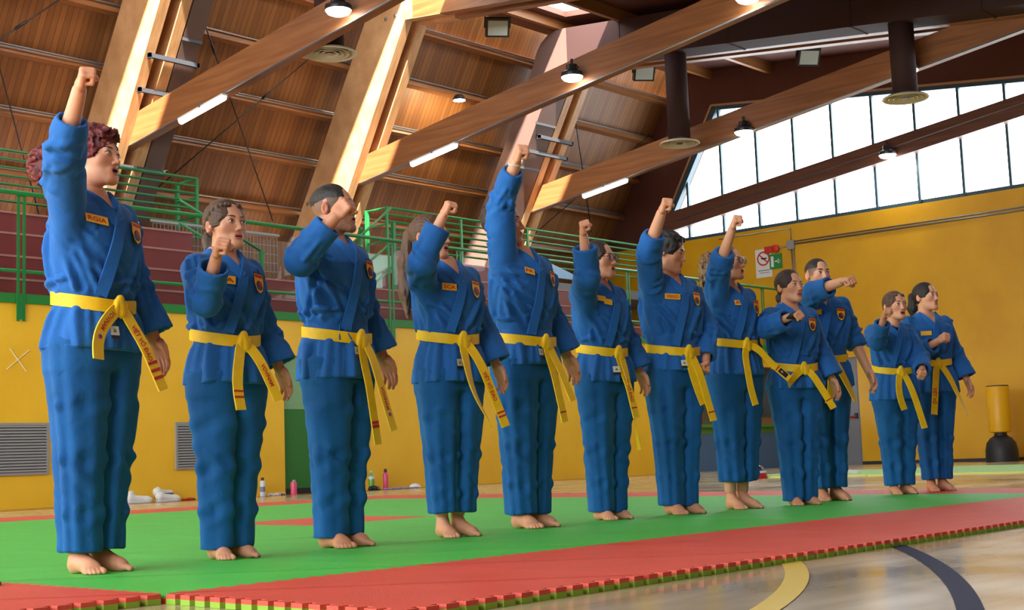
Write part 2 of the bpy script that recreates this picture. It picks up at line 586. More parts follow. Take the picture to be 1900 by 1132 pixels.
hr = empty('stair_handrail', (12.4, 17.0, 2.56)); tag(hr, 'short sloping green stair handrail behind the girl with braided hair', 'handrail')
for a, b in (((11.75, 17.3, 4.45), (13.1, 17.0, 3.72)), ((11.75, 17.3, 4.1), (13.0, 17.0, 3.42))):
    MB().tube([Vector(a) - hr.location, Vector(b) - hr.location], .022, 8).build('rail', M_GREEN, hr, True)
MB().box(.62, .67, -.02, .03, .6, 1.2).build('post', M_GREEN, hr)
hr = empty('stair_handrail', (15.6, 17.2, 2.56)); tag(hr, 'sloping green stair handrail rising to the far railing, pale panel below', 'handrail')
for a, b in (((14.6, 16.6, 3.98), (16.1, 17.3, 4.82)), ((14.8, 16.7, 3.55), (16.15, 17.3, 4.25)), ((14.9, 16.8, 3.15), (16.15, 17.3, 3.8))):
    MB().tube([Vector(a) - hr.location, Vector(b) - hr.location], .022, 8).build('rail', M_GREEN, hr, True)
MB().box(.50, .56, .06, .12, .6, 2.0).build('post', M_GREEN, hr)
MB().box(-.6, -.55, -.32, -.27, .3, 1.75).build('post', M_GREEN, hr)
MB().box(-.45, .48, .1, .115, .45, 1.4).build('pale_panel', mat('pale_green_panel', srgb(150, 196, 160), rough=.3), hr)
struct(MB().box(12.45, 15.85, 18.75, 18.9, 2.56, 4.3).build('wall_gallery', M_BOARD))
o = empty('pale_blue_panel', (21.6, 18.3, 4.11)); tag(o, 'pale blue panel standing behind the railing above the far bleacher block', 'board')
MB().prism([(-.55, 0), (.6, 0), (.6, .12), (-.3, .34), (-.55, .34)], 'y', -.03, .03).build('panel_sheet', mat('pale_blue_sheet', srgb(150, 190, 224), rough=.6), o)  # plain pale blue sheet with a sloping top edge
MB().box(-.56, -.5, -.035, .035, 0, .35).build('panel_edge', mat('pale_blue_edge', srgb(120, 160, 200), rough=.6), o)
o = empty('blue_bag', (11.95, 19.35, 4.1)); tag(o, 'blue sports bag behind the tall railing, beside the dark mauve duct', 'bag')
MB().prism([(-.32, 0), (.32, 0), (.36, .12), (.3, .34), (.1, .4), (-.22, .38), (-.35, .2)], 'y', -.16, .16).build('bag_body', mat('bag_blue', srgb(40, 84, 160), rough=.6), o)
MB().tube([(-.2, 0, .36), (-.12, 0, .52), (.12, 0, .52), (.2, 0, .36)], .018, 6).build('bag_handle', M_BLACK, o, True)
# fine mesh panel behind the stair
mp_ = empty('mesh_panel', (13.2, 18.4, 3.68)); tag(mp_, 'grey wire mesh panel behind the stair handrail on the gallery', 'mesh panel')
mb = MB()
for i in range(36):
    mb.box(-1.2 + i * .07, -1.194 + i * .07, 0, .006, 0, .62)
for k in range(5):
    mb.box(-1.2, 1.26, 0, .006, k * .15, k * .15 + .008)
mb.build('wire_mesh', M_VENT, mp_)['kind'] = 'stuff'
MB().box(-1.24, 1.3, -.01, .015, .62, .66).build('mesh_frame', M_VENT, mp_)

# ------------------------------------------------------------------ roof: sloping boarding and timber frames
def YB(z):
    return 20.58 - (z - 5.95) * 0.5897


ZT = 9.75
for sgn, nm in ((1, 'ceiling'), (-1, 'ceiling_near')):
    y = lambda v: YC + sgn * (v - YC)
    pts = [(y(YB(2.3)), 2.3), (y(YB(ZT)), ZT), (y(YB(ZT) + .2), ZT + .05), (y(YB(2.3) + .2), 2.3)]
    mb = MB().prism(pts, 'x', XW, XE)
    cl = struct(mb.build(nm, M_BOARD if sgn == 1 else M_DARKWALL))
    if sgn == 1:
        ceil_main = cl
# upper deck either side of the skylight strip: follows the descending chords
SKY0, SKY1, SKYX = 15.95, 17.2, 21.0


def ZU(y):
    yy = abs(y - YC)
    return 8.41 - .123 * (17.45 - YC - yy) + 0.95


for sgn, nm in ((1, 'ceiling_deck'), (-1, 'ceiling_deck_near')):
    y = lambda v: YC + sgn * (v - YC)
    mb = MB()
    mb.prism([(YC, ZU(YC)), (y(SKY0), ZU(SKY0)), (y(SKY0), ZU(SKY0) + .12), (YC, ZU(YC) + .12)], 'x', XW, XE)
    mb.prism([(y(SKY1), ZU(SKY1)), (y(YB(ZT)), ZU(SKY1) + .05), (y(YB(ZT)), ZU(SKY1) + .2), (y(SKY1), ZU(SKY1) + .12)], 'x', XW, XE)
    mb.prism([(y(SKY0), ZU(SKY0)), (y(SKY1), ZU(SKY1)), (y(SKY1), ZU(SKY1) + .12), (y(SKY0), ZU(SKY0) + .12)], 'x', SKYX, XE)
    if sgn == -1:
        mb.prism([(y(SKY0), ZU(SKY0)), (y(SKY1), ZU(SKY1)), (y(SKY1), ZU(SKY1) + .12), (y(SKY0), ZU(SKY0) + .12)], 'x', XW, SKYX)
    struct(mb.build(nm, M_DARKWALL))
kb = struct(MB().box(XW, XE, SKY0 - .10, SKY0 - .005, ZU(SKY0) - .25, ZU(SKY0) + .12).box(XW, XE, SKY1 + .25, SKY1 + .35, ZU(SKY1) - .18, ZU(SKY1) + .05).build('trim_skylight', M_PURLIN))
# wall behind the camera
struct(MB().box(XW, XE, 2 * YC - YW - .2, 2 * YC - YW, 0, 5.2).build('wall_near', M_DARKWALL))
struct(MB().box(XW, XE, 2 * YC - 22, 2 * YC - YW, 5.0, 5.2).build('ceiling_near_gallery', M_GREY))

for z in (3.55, 4.45, 5.32, 6.2, 7.05, 7.92, 8.80):
    p = MB().prism([(-.24, -.05), (-.21, .08), (-.02, .08), (-.02, -.05)], 'x', XW, XE - .05).build('purlin', M_PURLIN, ceil_main)
    p.location = (0, YB(z), z)
    c = MB().tube([(XW, -.245, .07), (XE - .1, -.245, .07)], .018, 6).build('conduit', M_STEEL, ceil_main, True)
    c.location = (0, YB(z), z)
    if z in (4.45, 6.2, 7.05):
        c = MB().tube([(XW, -.26, .03), (XE - .1, -.26, .03)], .012, 6).build('conduit', M_STEEL, ceil_main, True)
        c.location = (0, YB(z), z)

FR = [2.15, 7.07, 12.0, 16.93, 21.85]
TI = lambda z: 19.1 - .573 * (z - 5.62)      # inner edge of a rib


def roof_frame(x0, label, both):
    r = empty('roof_frame', (x0, YC, 0))
    tag(r, label, 'roof frame', 'glulam roof frames')
    K = 8.41
    sides = (1, -1) if both else (1,)
    for sg in sides:
        s = lambda y: sg * (y - YC)
        rib = [(s(TI(2.6)), 2.6), (s(TI(K)), K), (s(16.6), K - .123 * (TI(K) - 16.6)), (s(16.6), K - .123 * (TI(K) - 16.6) + .9), (s(TI(K) + .62), 9.42), (s(TI(2.6) + 1.36), 2.6)]
        for a in (-.18, .20):
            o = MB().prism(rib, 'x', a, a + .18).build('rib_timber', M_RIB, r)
        ch = [(s(17.3), K - .123 * (TI(K) - 17.3) + .004), (s(-2.0), K - .123 * (TI(K) + 2.0)), (s(-2.0), K - .123 * (TI(K) + 2) + .86), (s(17.3), K - .123 * (TI(K) - 17.3) + .86)]
        ch = [(s(17.3), 8.395), (s(YC), K - .123 * (TI(K) - YC)), (s(YC), K - .123 * (TI(K) - YC) + .86), (s(17.3), 9.25)]
        for a in (-.181, .201):
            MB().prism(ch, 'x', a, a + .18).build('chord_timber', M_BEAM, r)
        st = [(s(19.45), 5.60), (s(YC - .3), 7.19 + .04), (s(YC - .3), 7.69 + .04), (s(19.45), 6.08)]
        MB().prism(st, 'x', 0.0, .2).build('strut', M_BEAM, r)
    # bolts at the foot of the rib and at the knee
    bm = None
    for (yy, zz) in [(19.55 + i * .2, 5.30 + i * .03) for i in range(5)] + [(17.75 + (i % 2) * .25, 8.55 + (i // 2) * .25) for i in range(4)]:
        if bm is None:
            bm = MB().lathe([(.035, 0), (.035, .02), (.012, .03)], n=10).build('bolt', M_STEEL, r)
            bm.rotation_euler = (0, math.radians(-90), 0)
            bm.location = (-.18, yy - YC, zz)
        else:
            dup(bm, r, (-.18, yy - YC, zz))
    c = MB()
    c.tube([(-.012, 19.0 - YC, 5.64), (-.012, YC - YC, 7.17)], .014, 6)
    c.build('conduit', M_STEEL, r, True)
    return r


names = {2.15: 'timber roof frame towards the west window, without any duct', 7.07: 'timber roof frame between the west window frame and the dark mauve duct',
         12.0: 'timber roof frame with a dark mauve duct behind it, above the red-haired person', 16.93: 'timber roof frame with bare ribs above the bearded man',
         21.85: 'timber roof frame whose rib is wrapped by a mauve air duct'}
for x in FR:
    roof_frame(x, names[x], True)

# bracing rods
for i, (a, b) in enumerate((((13.0, 18.75, 8.5), (16.2, 20.75, 5.1)), ((15.9, 19.05, 7.95), (12.9, 21.0, 4.7)), ((11.2, 18.9, 8.2), (7.6, 20.9, 4.9)), ((9.6, 19.3, 7.6), (11.5, 21.0, 4.7)),
                            ((22.75, 18.6, 8.7), (25.5, 20.35, 5.75)), ((26.2, 19.0, 8.0), (22.9, 20.9, 4.9)))):
    MB().tube([a, b], .013, 6).build('bracing_rod', M_STEELD, ceil_main, True)
    m_ = Vector(a).lerp(Vector(b), .23); m2_ = Vector(a).lerp(Vector(b), .27)
    MB().tube([m_, m2_], .026, 8).build('turnbuckle', M_STEELD, ceil_main, True)
# ------------------------------------------------------------------ air ducts on the ribs
def duct(x0, x1, label, ydepth, drops):
    r = empty('air_duct', (x0, YC, 0))
    tag(r, label, 'air duct')
    K = 8.41
    w = x1 - x0
    s = lambda y: y - YC
    n = 6
    outer = []
    for i in range(n + 1):      # rounded elbow
        a = i / n
        outer.append((s(18.15 - 0.65 * a ** 1.5 * 1.0), 8.55 + .58 * math.sin(a * math.pi / 2)))
    leg = [(s(TI(2.6)), 2.6), (s(TI(K - .1)), K - .1)] + [(s(17.25), K - .12), (s(17.25), 9.12)] + outer[::-1] + [(s(TI(2.6) + ydepth), 2.6)]
    MB().prism(leg, 'x', 0, w).build('riser', M_DUCT, r)
    run = [(s(17.3), K - .12), (s(-1.5), K - .12 - .123 * 18.8 * .0 - 1.0), (s(-1.5), 8.0), (s(17.3), 9.12)]
    run = [(s(17.3), 8.36), (s(YC), 7.17 + .02), (s(YC), 8.02), (s(17.3), 9.125)]
    MB().prism(run, 'x', .002, w - .002).build('duct_run', M_DUCTD if drops else M_DUCT, r)
    for y in (15.9, 13.4, 10.9, 8.6):
        zb = 8.36 - (17.3 - y) * .1194
        MB().box(-.012, w + .012, s(y) - .02, s(y) + .02, zb - .012, zb + .95).build('flange', M_DUCTD, r)
    for z in (5.35, 6.45, 7.3, 8.2):
        y = TI(z)
        MB().box(-.012, w + .012, s(y) - .012, s(y) + .012, z - .03, z + .03).build('flange', M_STRAP, r)
    return r


D3 = duct(21.05, 21.64, 'mauve rectangular air duct bending at the knee of a rib', .76, True)
D1 = duct(12.41, 12.76, 'dark mauve rectangular air duct rising beside a sunlit rib above the red-haired person', .9, False)
# steel straps that tie duct and ribs together
for par, x0, x1, z in ((D1, 11.86, 12.80, 6.95), (D1, 11.86, 12.80, 6.45), (D1, 11.86, 12.80, 5.32), (D3, 21.2, 22.3, 7.05), (D3, 20.98, 22.3, 6.75)):
    ox_, oy_ = par.location.x, YC
    yy = TI(z) - .06 - oy_
    MB().box(x0 - ox_, x1 - ox_, yy - .03, yy + .03, z - .035, z + .035).box(x0 - ox_, x0 - ox_ + .04, yy - .03, yy + .05, z - .045, z + .045).box(x1 - ox_ - .04, x1 - ox_, yy - .03, yy + .05, z - .045, z + .045).build('steel_strap', M_STRAP, par)


def drop(x, y, zt, zb, label):
    r = empty('round_air_diffuser', (x, y, zb))
    tag(r, label, 'air diffuser', 'round air diffusers hanging from ducts')
    MB().lathe([(.21, .08), (.21, zt - zb)], n=28).build('drop_pipe', M_DUCTD, r, True)
    autosmooth(MB().lathe([(.21, .085), (.25, .06), (.375, .025), (.39, .0), (.375, -.012), (.35, .004), (.30, .045), (.295, .045)], n=36).build('diffuser_rim', M_CREAM, r))
    for k, (ra, rb) in enumerate(((.29, .23), (.21, .155), (.135, .085))):
        autosmooth(MB().lathe([(rb, .045), (ra, .0), (ra - .006, -.004), (rb - .01, .04)], n=36).build('diffuser_ring', M_CREAM, r))
    MB().lathe([(.30, .055), (.30, .06)], n=28).build('diffuser_back', M_STEELD, r)
    MB().lathe([(.06, .0), (.05, .05)], n=20).build('diffuser_core', M_STEELD, r)


drop(21.30, 14.75, 8.2, 6.27, 'round cream air diffuser on a dark pipe, hanging beside the gable window corner')
drop(21.30, 10.10, 7.6, 6.20, 'round cream air diffuser on a dark pipe, hanging in front of the gable window')
drop(12.55, 14.70, 8.2, 6.28, 'round cream air diffuser below the strut that carries two lit lamps')

# ------------------------------------------------------------------ lamps
def high_bay(loc, label):
    r = empty('high_bay_lamp', loc)
    tag(r, label, 'lamp', 'round high-bay lamps')
    autosmooth(MB().lathe([(.175, .0), (.185, .02), (.18, .07), (.10, .11), (.09, .20), (.05, .21)], n=24).build('housing', M_STEELD, r))
    MB().lathe([(.02, -.075), (.09, -.066), (.145, -.042), (.175, -.005), (.175, .004)], n=24).build('lens', M_LAMP, r, True)
    MB().box(-.012, .012, -.14, .14, .12, .15).box(-.012, .012, -.02, .02, .15, .30).build('bracket', M_STEELD, r)
    li = bpy.data.lights.new('high_bay_light', 'AREA')
    li.shape = 'DISK'
    li.size = .3
    li.energy = LAMP_W
    li.color = (1.0, .96, .88)
    o = link(bpy.data.objects.new('high_bay_light', li), r)
    o.location = (0, 0, -.085)
    return r


LAB = {(12.0, 0): 'round lit lamp on the strut directly above the bracketed round diffuser', (12.0, 1): 'round lit lamp farther up the strut that passes the bracketed diffuser',
       (16.93, 0): 'round lit lamp under the strut of the bare-ribbed frame, before the duct knee', (16.93, 1): 'round lit lamp under the strut of the bare-ribbed frame, against the dark duct run',
       (21.85, 0): 'round lit lamp under the strut of the duct-wrapped frame, before the gable window panes', (21.85, 1): 'round lit lamp under the strut of the duct-wrapped frame, beside a diffuser pipe'}
for x in FR:
    for k, yy in enumerate((13.6, 10.25)):
        zb = 5.60 + (19.45 - yy) * .1333
        high_bay((x - (.22 if x < 20 else .08), yy, zb + (.10 if x < 20 else -.02)), LAB.get((x, k), 'round high-bay lamp under a strut of the frames towards the west window'))
        high_bay((x - .22, 2 * YC - yy, zb + .10), 'round high-bay lamp under a strut on the side facing the students')
high_bay((26.18, 12.9, 6.42), 'round lamp on the backlit beam crossing the gable window')
fl_ = empty('purlin_flood_lamp', (19.4, 18.75, 7.62)); tag(fl_, 'small round lit lamp fixed to a purlin between two ribs', 'lamp')
autosmooth(MB().lathe([(.13, 0), (.14, .02), (.09, .10), (.04, .12)], n=20).build('housing', M_STEELD, fl_))
MB().lathe([(.12, -.006), (.12, .004)], n=20).build('lens', M_LAMP, fl_)
li = bpy.data.lights.new('flood_light', 'SPOT'); li.energy = 260; li.spot_size = 2.6; li.color = (1, .82, .5); li.shadow_soft_size = .12
lo = link(bpy.data.objects.new('flood_light', li), fl_); lo.location = (0, -.05, -.03); lo.rotation_euler = (math.radians(55), 0, 0)


def tube_lamp(x, label):
    a = Vector((x, 17.6, 5.79)); b = Vector((x, 16.45, 5.945))
    r = empty('tube_lamp', (a + b) / 2)
    tag(r, label, 'tube lamp', 'tube lamps under the struts')
    d = (b - a) / 2
    MB().bar(-d, d, .10, .03).build('housing', M_WHITE, r)
    lens = MB().tube([-d + Vector((0, 0, -.035)), -d * .97 + Vector((0, 0, -.035)), d * .97 + Vector((0, 0, -.035)), d + Vector((0, 0, -.035))], [.035, .05, .05, .035], 10).build('tube', M_TUBE, r, True)
    MB().box(-.05, .05, -.02, .02, -.01, .06).build('clip', M_STEEL, r)


tube_lamp(11.98, 'white tube lamp under the strut beside the dark mauve duct')
tube_lamp(16.91, 'white tube lamp under the strut of the bare-ribbed frame')
tube_lamp(21.83, 'white tube lamp under the strut of the duct-wrapped frame')


def flood(loc, label, rz):
    r = empty('flood_light_off', loc, rz)
    tag(r, label, 'floodlight', 'unlit floodlights under the roof')
    r.rotation_euler = (math.radians(32), 0, rz)
    MB().box(-.24, .24, -.10, .06, -.19, .19).build('housing', M_STEELD, r)
    MB().box(-.20, .20, -.108, -.10, -.15, .15).build('glass', M_FLOODG, r)
    MB().box(-.27, -.245, -.02, .02, -.02, .30).box(.245, .27, -.02, .02, -.02, .30).box(-.27, .27, -.02, .02, .28, .31).build('bracket', M_STEELD, r)


flood((19.9, 18.1, 9.1), 'unlit floodlight high between the bare ribs and the bent duct', -.7)
flood((24.7, 18.0, 9.05), 'unlit floodlight behind the round drop pipe, beside the gable window corner', -.7)
flood((25.6, 14.3, 8.75), 'unlit floodlight high on the dark panel above the gable window', -.7)

# ------------------------------------------------------------------ gable wall with the big window
XI = XE
mirr = lambda P: [(2 * YC - a, b) for a, b in P][::-1]
we = MB()
full = [(22.2, 0.0), (14.18, 0.0)]
we.prism([(14.18, 0), (-7.0, 0), (-7.0, 5.39), (14.18, 5.39)], 'x', XE, XE + .25)
we.prism([(22.2, 2.3), (14.18, 2.3), (14.18, 5.39), (22.2, 5.39)], 'x', XE, XE + .25)
wend = struct(we.build('wall_end', M_YELE))
dk = MB()
WL = lambda z: 19.22 - (z - 5.39) * .596      # left slanting edge of the window
side = [(22.2, 5.39), (WL(5.39), 5.39), (WL(8.42), 8.42), (17.6, 10.6), (22.2, 10.6)]
top = [(WL(8.42), 8.42), (YC, 7.22), (YC, 10.6), (17.6, 10.6)]
for P_ in (side, top, mirr(side), mirr(top)):
    dk.prism(P_, 'x', XE + .001, XE + .24)
struct(dk.build('wall_gable', M_DARKWALL))
bs = struct(MB().box(XE - .03, XE, -5, 14.18, 0, .065).build('baseboard_end', M_BLACKM))
# windows
for sgn, xw_, nm in ((1, XE, 'window_1'), (-1, XW, 'window_2')):
    xo = (lambda d: XE + d) if sgn == 1 else (lambda d: XW - d)
    wf = MB()
    for m_ in (False, True):
        q = (lambda y: 2 * YC - y) if m_ else (lambda y: y)
        for a, b, w in (((WL(5.39), 5.39), (WL(8.42), 8.42), .16), ((WL(8.42), 8.42), (YC, 7.22), .12)):
            wf.bar((xo(.02), q(a[0]), a[1]), (xo(.02), q(b[0]), b[1]), .12 if w > .13 else .10, w, (1, 0, 0))
    wf.bar((xo(.05), WL(5.39), 5.41), (xo(.05), 2 * YC - WL(5.39), 5.41), .05, .12, (0, 0, 1))
    w1 = struct(wf.build(nm, M_MULL))
    tz = lambda y: min(8.42, 7.22 + abs(y - YC) * (8.42 - 7.22) / (WL(8.42) - YC)) if abs(y - YC) <= WL(8.42) - YC else 5.39 + (WL(5.39) - YC - abs(y - YC)) / .596
    ys = [YC + sg * k * .972 for k in range(0, 12) for sg in (1, -1) if not (k == 0 and sg == -1)]
    ys = sorted([y + .14 for y in ys])
    ys = [y for y in ys if 2 * YC - WL(5.39) < y < WL(5.39)]
    for y in ys:
        MB().box(min(xo(-.01), xo(.07)), max(xo(-.01), xo(.07)), y - .028, y + .028, 5.41, tz(y) - .03).build('mullion', M_MULL, w1)
    ed = [2 * YC - WL(5.39)] + ys + [WL(5.39)]
    for a, b in zip(ed[:-1], ed[1:]):
        pts = [(a, 5.41), (b, 5.41), (b, max(tz(b), 5.42)), (a, max(tz(a), 5.42))]
        for kx in (WL(8.42), 2 * YC - WL(8.42), YC):
            if a < kx < b:
                pts = [(a, 5.41), (b, 5.41), (b, max(tz(b), 5.42)), (kx, tz(kx)), (a, max(tz(a), 5.42))]
        xa = xo(.04)
        mesh_obj('pane', [(xa, p[0], p[1]) for p in pts], [tuple(range(len(pts)))], M_GLASS, w1)
tw = MB()
tw.bar((XE - .03, WL(5.39) + .10, 5.39), (XE - .03, WL(8.42) + .10, 8.50), .05, .05, (1, 0, 0))
tw.bar((XE - .03, WL(8.42) + .10, 8.50), (XE - .03, YC, 7.28), .05, .05, (1, 0, 0))
struct(tw.build('trim_window', mat('pale_trim_wood', srgb(188, 146, 110), rough=.5)))
gb = empty('gable_beam', (26.4, YC, 0)); tag(gb, 'timber beam, coloured dark as if backlit, rising diagonally across the gable window', 'beam')
M_GBEAM = timber('backlit_glulam', srgb(112, 70, 52), srgb(90, 54, 42), (1, .25, 5))  # darker copy of the beam timber: backlit shade put into its colour
for sg in (1, -1):
    MB().prism([(sg * (18.9 - YC), 5.60), (sg * (-.3), 7.13), (sg * (-.3), 7.56), (sg * (18.9 - YC), 6.05)], 'x', 0, .2).build('beam_timber', M_GBEAM, gb)
MB().tube([(-.012, 18.5 - YC, 5.85), (-.012, 8.0 - YC, 7.28)], .012, 6).build('conduit', M_STEEL, gb, True)

# west gable (behind the camera's left) closes the hall
ww = MB()
ww.prism([(22.2, 0), (-7.2, 0), (-7.2, 1.0), (22.2, 1.0)], 'x', XW - .25, XW)
ww.prism([(22.2, 5.0), (-7.2, 5.0), (-7.2, 5.39), (22.2, 5.39)], 'x', XW - .25, XW)
ww.prism([(22.2, 1.0), (14.8, 1.0), (14.8, 5.0), (22.2, 5.0)], 'x', XW - .25, XW)
ww.prism([(.2, 1.0), (-7.2, 1.0), (-7.2, 5.0), (.2, 5.0)], 'x', XW - .25, XW)
for P_ in (side, top, mirr(side), mirr(top)):
    ww.prism(P_, 'x', XW - .24, XW)
struct(ww.build('wall_west', M_YELE))

w3 = struct(MB().box(XW - .1, XW, .2, 14.8, 1.0, 1.08).box(XW - .1, XW, .2, 14.8, 4.92, 5.0).build('window_added_west', M_MULL))  # unseen low window strip, added for stronger side light from the west
for k in range(9):
    yy = .2 + 14.6 * k / 8
    MB().box(XW - .09, XW - .01, yy - .04, yy + .04, 1.08, 4.92).build('mullion', M_MULL, w3)
    if k < 8:
        mesh_obj('pane', [(XW - .05, yy, 1.08), (XW - .05, yy + 1.825, 1.08), (XW - .05, yy + 1.825, 4.92), (XW - .05, yy, 4.92)], [(0, 1, 2, 3)], M_GLASS, w3)

# grey exit door in the corner
M_GDOOR = mat('grey_door', srgb(124, 126, 134), rough=.45)
ge = MB().box(XE + .06, XE + .12, 14.18, 17.5, 0, 2.3).build('door_2', M_GDOOR)
struct(ge)
MB().box(XE + .05, XE + .065, 14.24, 15.30, .05, 2.1).build('door_leaf', M_GDOOR, ge)
MB().tube([(XE + .0, 14.28, 1.02), (XE + .0, 15.2, 1.02)], .022, 8).build('red_push_bar', mat('red_bar', srgb(170, 30, 30), rough=.35), ge, True)
MB().box(XE, XE + .06, 14.26, 14.32, .98, 1.10).build('bar_bracket', M_BLACK, ge)

# conduits and boxes on the end wall
cd = empty('wall_conduit', (XE - .02, YC, 4.93)); tag(cd, 'twin grey cable pipes running along the yellow end wall below the window', 'conduit')
MB().tube([(0, 15.55 - YC, 0), (0, -6, 0)], .02, 6).build('pipe', M_STEEL, cd, True)
MB().tube([(0, 15.55 - YC, .06), (0, -6, .06)], .016, 6).build('pipe', M_STEEL, cd, True)
cd = empty('wall_conduit', (XE - .02, 15.6, 4.9)); tag(cd, 'grey cable pipes rising and dropping from the junction box on the end wall', 'conduit')
MB().tube([(0, 0, 0), (0, 0, -1.75)], .018, 6).build('pipe', M_STEEL, cd, True)
MB().tube([(0, -.06, 0), (0, -.06, -1.75)], .014, 6).build('pipe', M_STEEL, cd, True)
MB().tube([(0, 0, .05), (0, 0, .40), (0, 1.9, .40)], .014, 6).build('pipe', M_STEEL, cd, True)
MB().tube([(0, 0, 0), (0, .55, -.02), (0, .6, -.12)], .016, 6).build('pipe', M_STEEL, cd, True)
jb = empty('junction_box', (XE - .04, 15.6, 4.92)); tag(jb, 'small grey junction box where the pipes meet on the end wall', 'junction box')
MB().box(-.03, .03, -.09, .09, -.10, .10).build('box_body', M_VENT, jb)
MB().box(-.036, -.03, -.08, .08, -.09, .09).build('box_lid', M_VENT, jb)


# ------------------------------------------------------------------ signs on the end wall
def text_mesh(s, size=1.0):
    """2D outline text as verts/faces, centred"""
    cu = bpy.data.curves.new('t', 'FONT')
    cu.body = s
    cu.size = size
    cu.align_x, cu.align_y = 'CENTER', 'CENTER'
    cu.resolution_u = 2
    cu.offset = .022
    o = bpy.data.objects.new('t', cu)
    COL.objects.link(o)
    dg = bpy.context.evaluated_depsgraph_get()
    me = o.evaluated_get(dg).to_mesh()
    V = np.array([v.co[:] for v in me.vertices]) if len(me.vertices) else np.zeros((0, 3))
    F = [tuple(p.vertices) for p in me.polygons]
    o.evaluated_get(dg).to_mesh_clear()
    bpy.data.objects.remove(o)
    bpy.data.curves.remove(cu)
    return V, F


def flat_text(name, s, size, m, parent, fn):
    V, F = text_mesh(s, size)
    return mesh_obj(name, [fn(v[0], v[1]) for v in V], F, m, parent)


M_SRED = mat('sign_red', srgb(204, 44, 30), rough=.5)
M_SGRN = mat('sign_green', srgb(22, 138, 66), rough=.5)
# on the end wall, viewed from -X, the viewer's right is -Y
sg1 = empty('no_smoking_sign', (XE - .012, 16.34, 4.62)); tag(sg1, 'white sign with a red crossed-out circle on the end wall', 'sign')
MB().box(-.006, .006, -.21, .21, -.35, .30).build('sign_plate', M_WHITE, sg1)
rg = []
n = 32
vs, fs = [], []
for k in range(n):
    a = 2 * math.pi * k / n
    for rr in (.13, .165):
        vs.append((-.008, -rr * math.cos(a), .08 + rr * math.sin(a)))
for k in range(n):
    fs.append((2 * k, 2 * k + 1, 2 * ((k + 1) % n) + 1, 2 * ((k + 1) % n)))
mesh_obj('sign_ring', vs, fs, M_SRED, sg1)
MB().bar((-.008, .10, .17), (-.008, -.10, -.01), .03, .002, (1, 0, 0)).build('sign_slash', M_SRED, sg1)
MB().box(-.009, -.007, -.09, .06, .065, .095).build('cigarette_mark', M_BLACK, sg1)
MB().box(-.009, -.007, -.15, .15, -.20, -.18).build('sign_line', M_GREY, sg1)
MB().box(-.009, -.007, -.15, .12, -.25, -.235).build('sign_line', M_GREY, sg1)
sg2 = empty('exit_sign', (XE - .02, 16.02, 4.60)); tag(sg2, 'green exit sign with white running man mark and arrow beside the no smoking sign', 'sign')
MB().box(-.006, .006, -.16, .16, -.17, .17).build('sign_plate', M_SGRN, sg2)
MB().box(-.009, -.007, .05, .12, -.12, .12).build('door_mark', M_WHITE, sg2)
MB().bar((-.008, .02, 0), (-.008, -.11, 0), .002, .03, (0, 0, 1)).build('arrow_mark', M_WHITE, sg2)
mesh_obj('arrow_head', [(-.009, -.06, .06), (-.009, -.13, 0), (-.009, -.06, -.06)], [(0, 1, 2)], M_WHITE, sg2)
sg3 = empty('alarm_sign', (XE - .05, 15.98, 4.88)); tag(sg3, 'small red alarm beacon with a red plate above the exit sign', 'alarm')
MB().box(-.01, .01, -.22, .1, -.075, .075).build('plate', M_SRED, sg3)
autosmooth(MB().lathe([(.09, 0), (.09, .05), (.05, .08)], n=16).build('bell', M_SRED, sg3)).rotation_euler = (0, math.radians(-90), 0)
sg3.children[-1].location = (0, .2, .0)
em = empty('emergency_lamp', (XE - .05, 17.0, 4.74)); tag(em, 'small white emergency lamp on the yellow end wall above the gallery, beside the signs', 'lamp')
MB().box(-.04, .04, -.2, .2, -.06, .06).build('housing', M_WHITE, em)
MB().box(-.046, -.04, -.18, .18, -.045, .045).build('lens', M_FLOODG, em)

# ------------------------------------------------------------------ punch bag
pb = empty('punch_bag', (25.75, 10.75, 0)); tag(pb, 'free-standing punch bag, yellow cylinder on a black domed base', 'punch bag')
autosmooth(MB().lathe([(.30, 0), (.305, .05), (.30, .22), (.27, .36), (.20, .45), (.12, .50), (.11, .56)], n=32).build('base', M_BLACKM, pb))
autosmooth(MB().lathe([(.12, .55), (.20, .57), (.21, .62), (.21, 1.42), (.20, 1.44)], n=32).build('bag', mat('bag_yellow', srgb(236, 178, 20), rough=.4), pb))
MB().lathe([(.205, 1.44), (.205, 1.455), (.18, 1.46)], n=32).build('bag_cap', M_BLACKM, pb)

# pale green mat strip far behind
M_LGRN = mat('pale_green_foam', srgb(150, 206, 112), rough=.6)
M_LYEL = mat('pale_yellow_foam', srgb(222, 226, 120), rough=.6)
k = 0
for i in range(9):
    y0 = 0.6 + i * 1.15
    for j in range(3):
        x0 = 16.35 + j * 1.6
        if j == 2 and i > 7: continue
        o = empty('floor_mat', (x0 + .79, y0 + .57, 0.0))
        tag(o, 'pale green foam floor mat with yellow edge in front of the end wall', 'mat', 'pale green mats by the end wall')
        MB().box(-.79, .79, -.57, .57, 0, .022).build('mat_edge', M_LYEL, o)
        MB().box(-.79 + (.2 if j == 0 else 0), .79 - (.2 if j == 2 else 0), -.57, .57, .021, .026).build('mat_top', M_LGRN, o)

# ------------------------------------------------------------------ puzzle mats
MB_RED = mat('red_foam', srgb(224, 84, 64), rough=.55, noise=.08, nscale=3, bump=.35, bscale=260)
MB_GRN = mat('green_foam', srgb(76, 198, 74), rough=.55, noise=.08, nscale=3, bump=.35, bscale=260)
MB_OLV = mat('olive_foam', srgb(140, 184, 54), rough=.7)
TN, TA, TH = 14, 0.015, 0.030


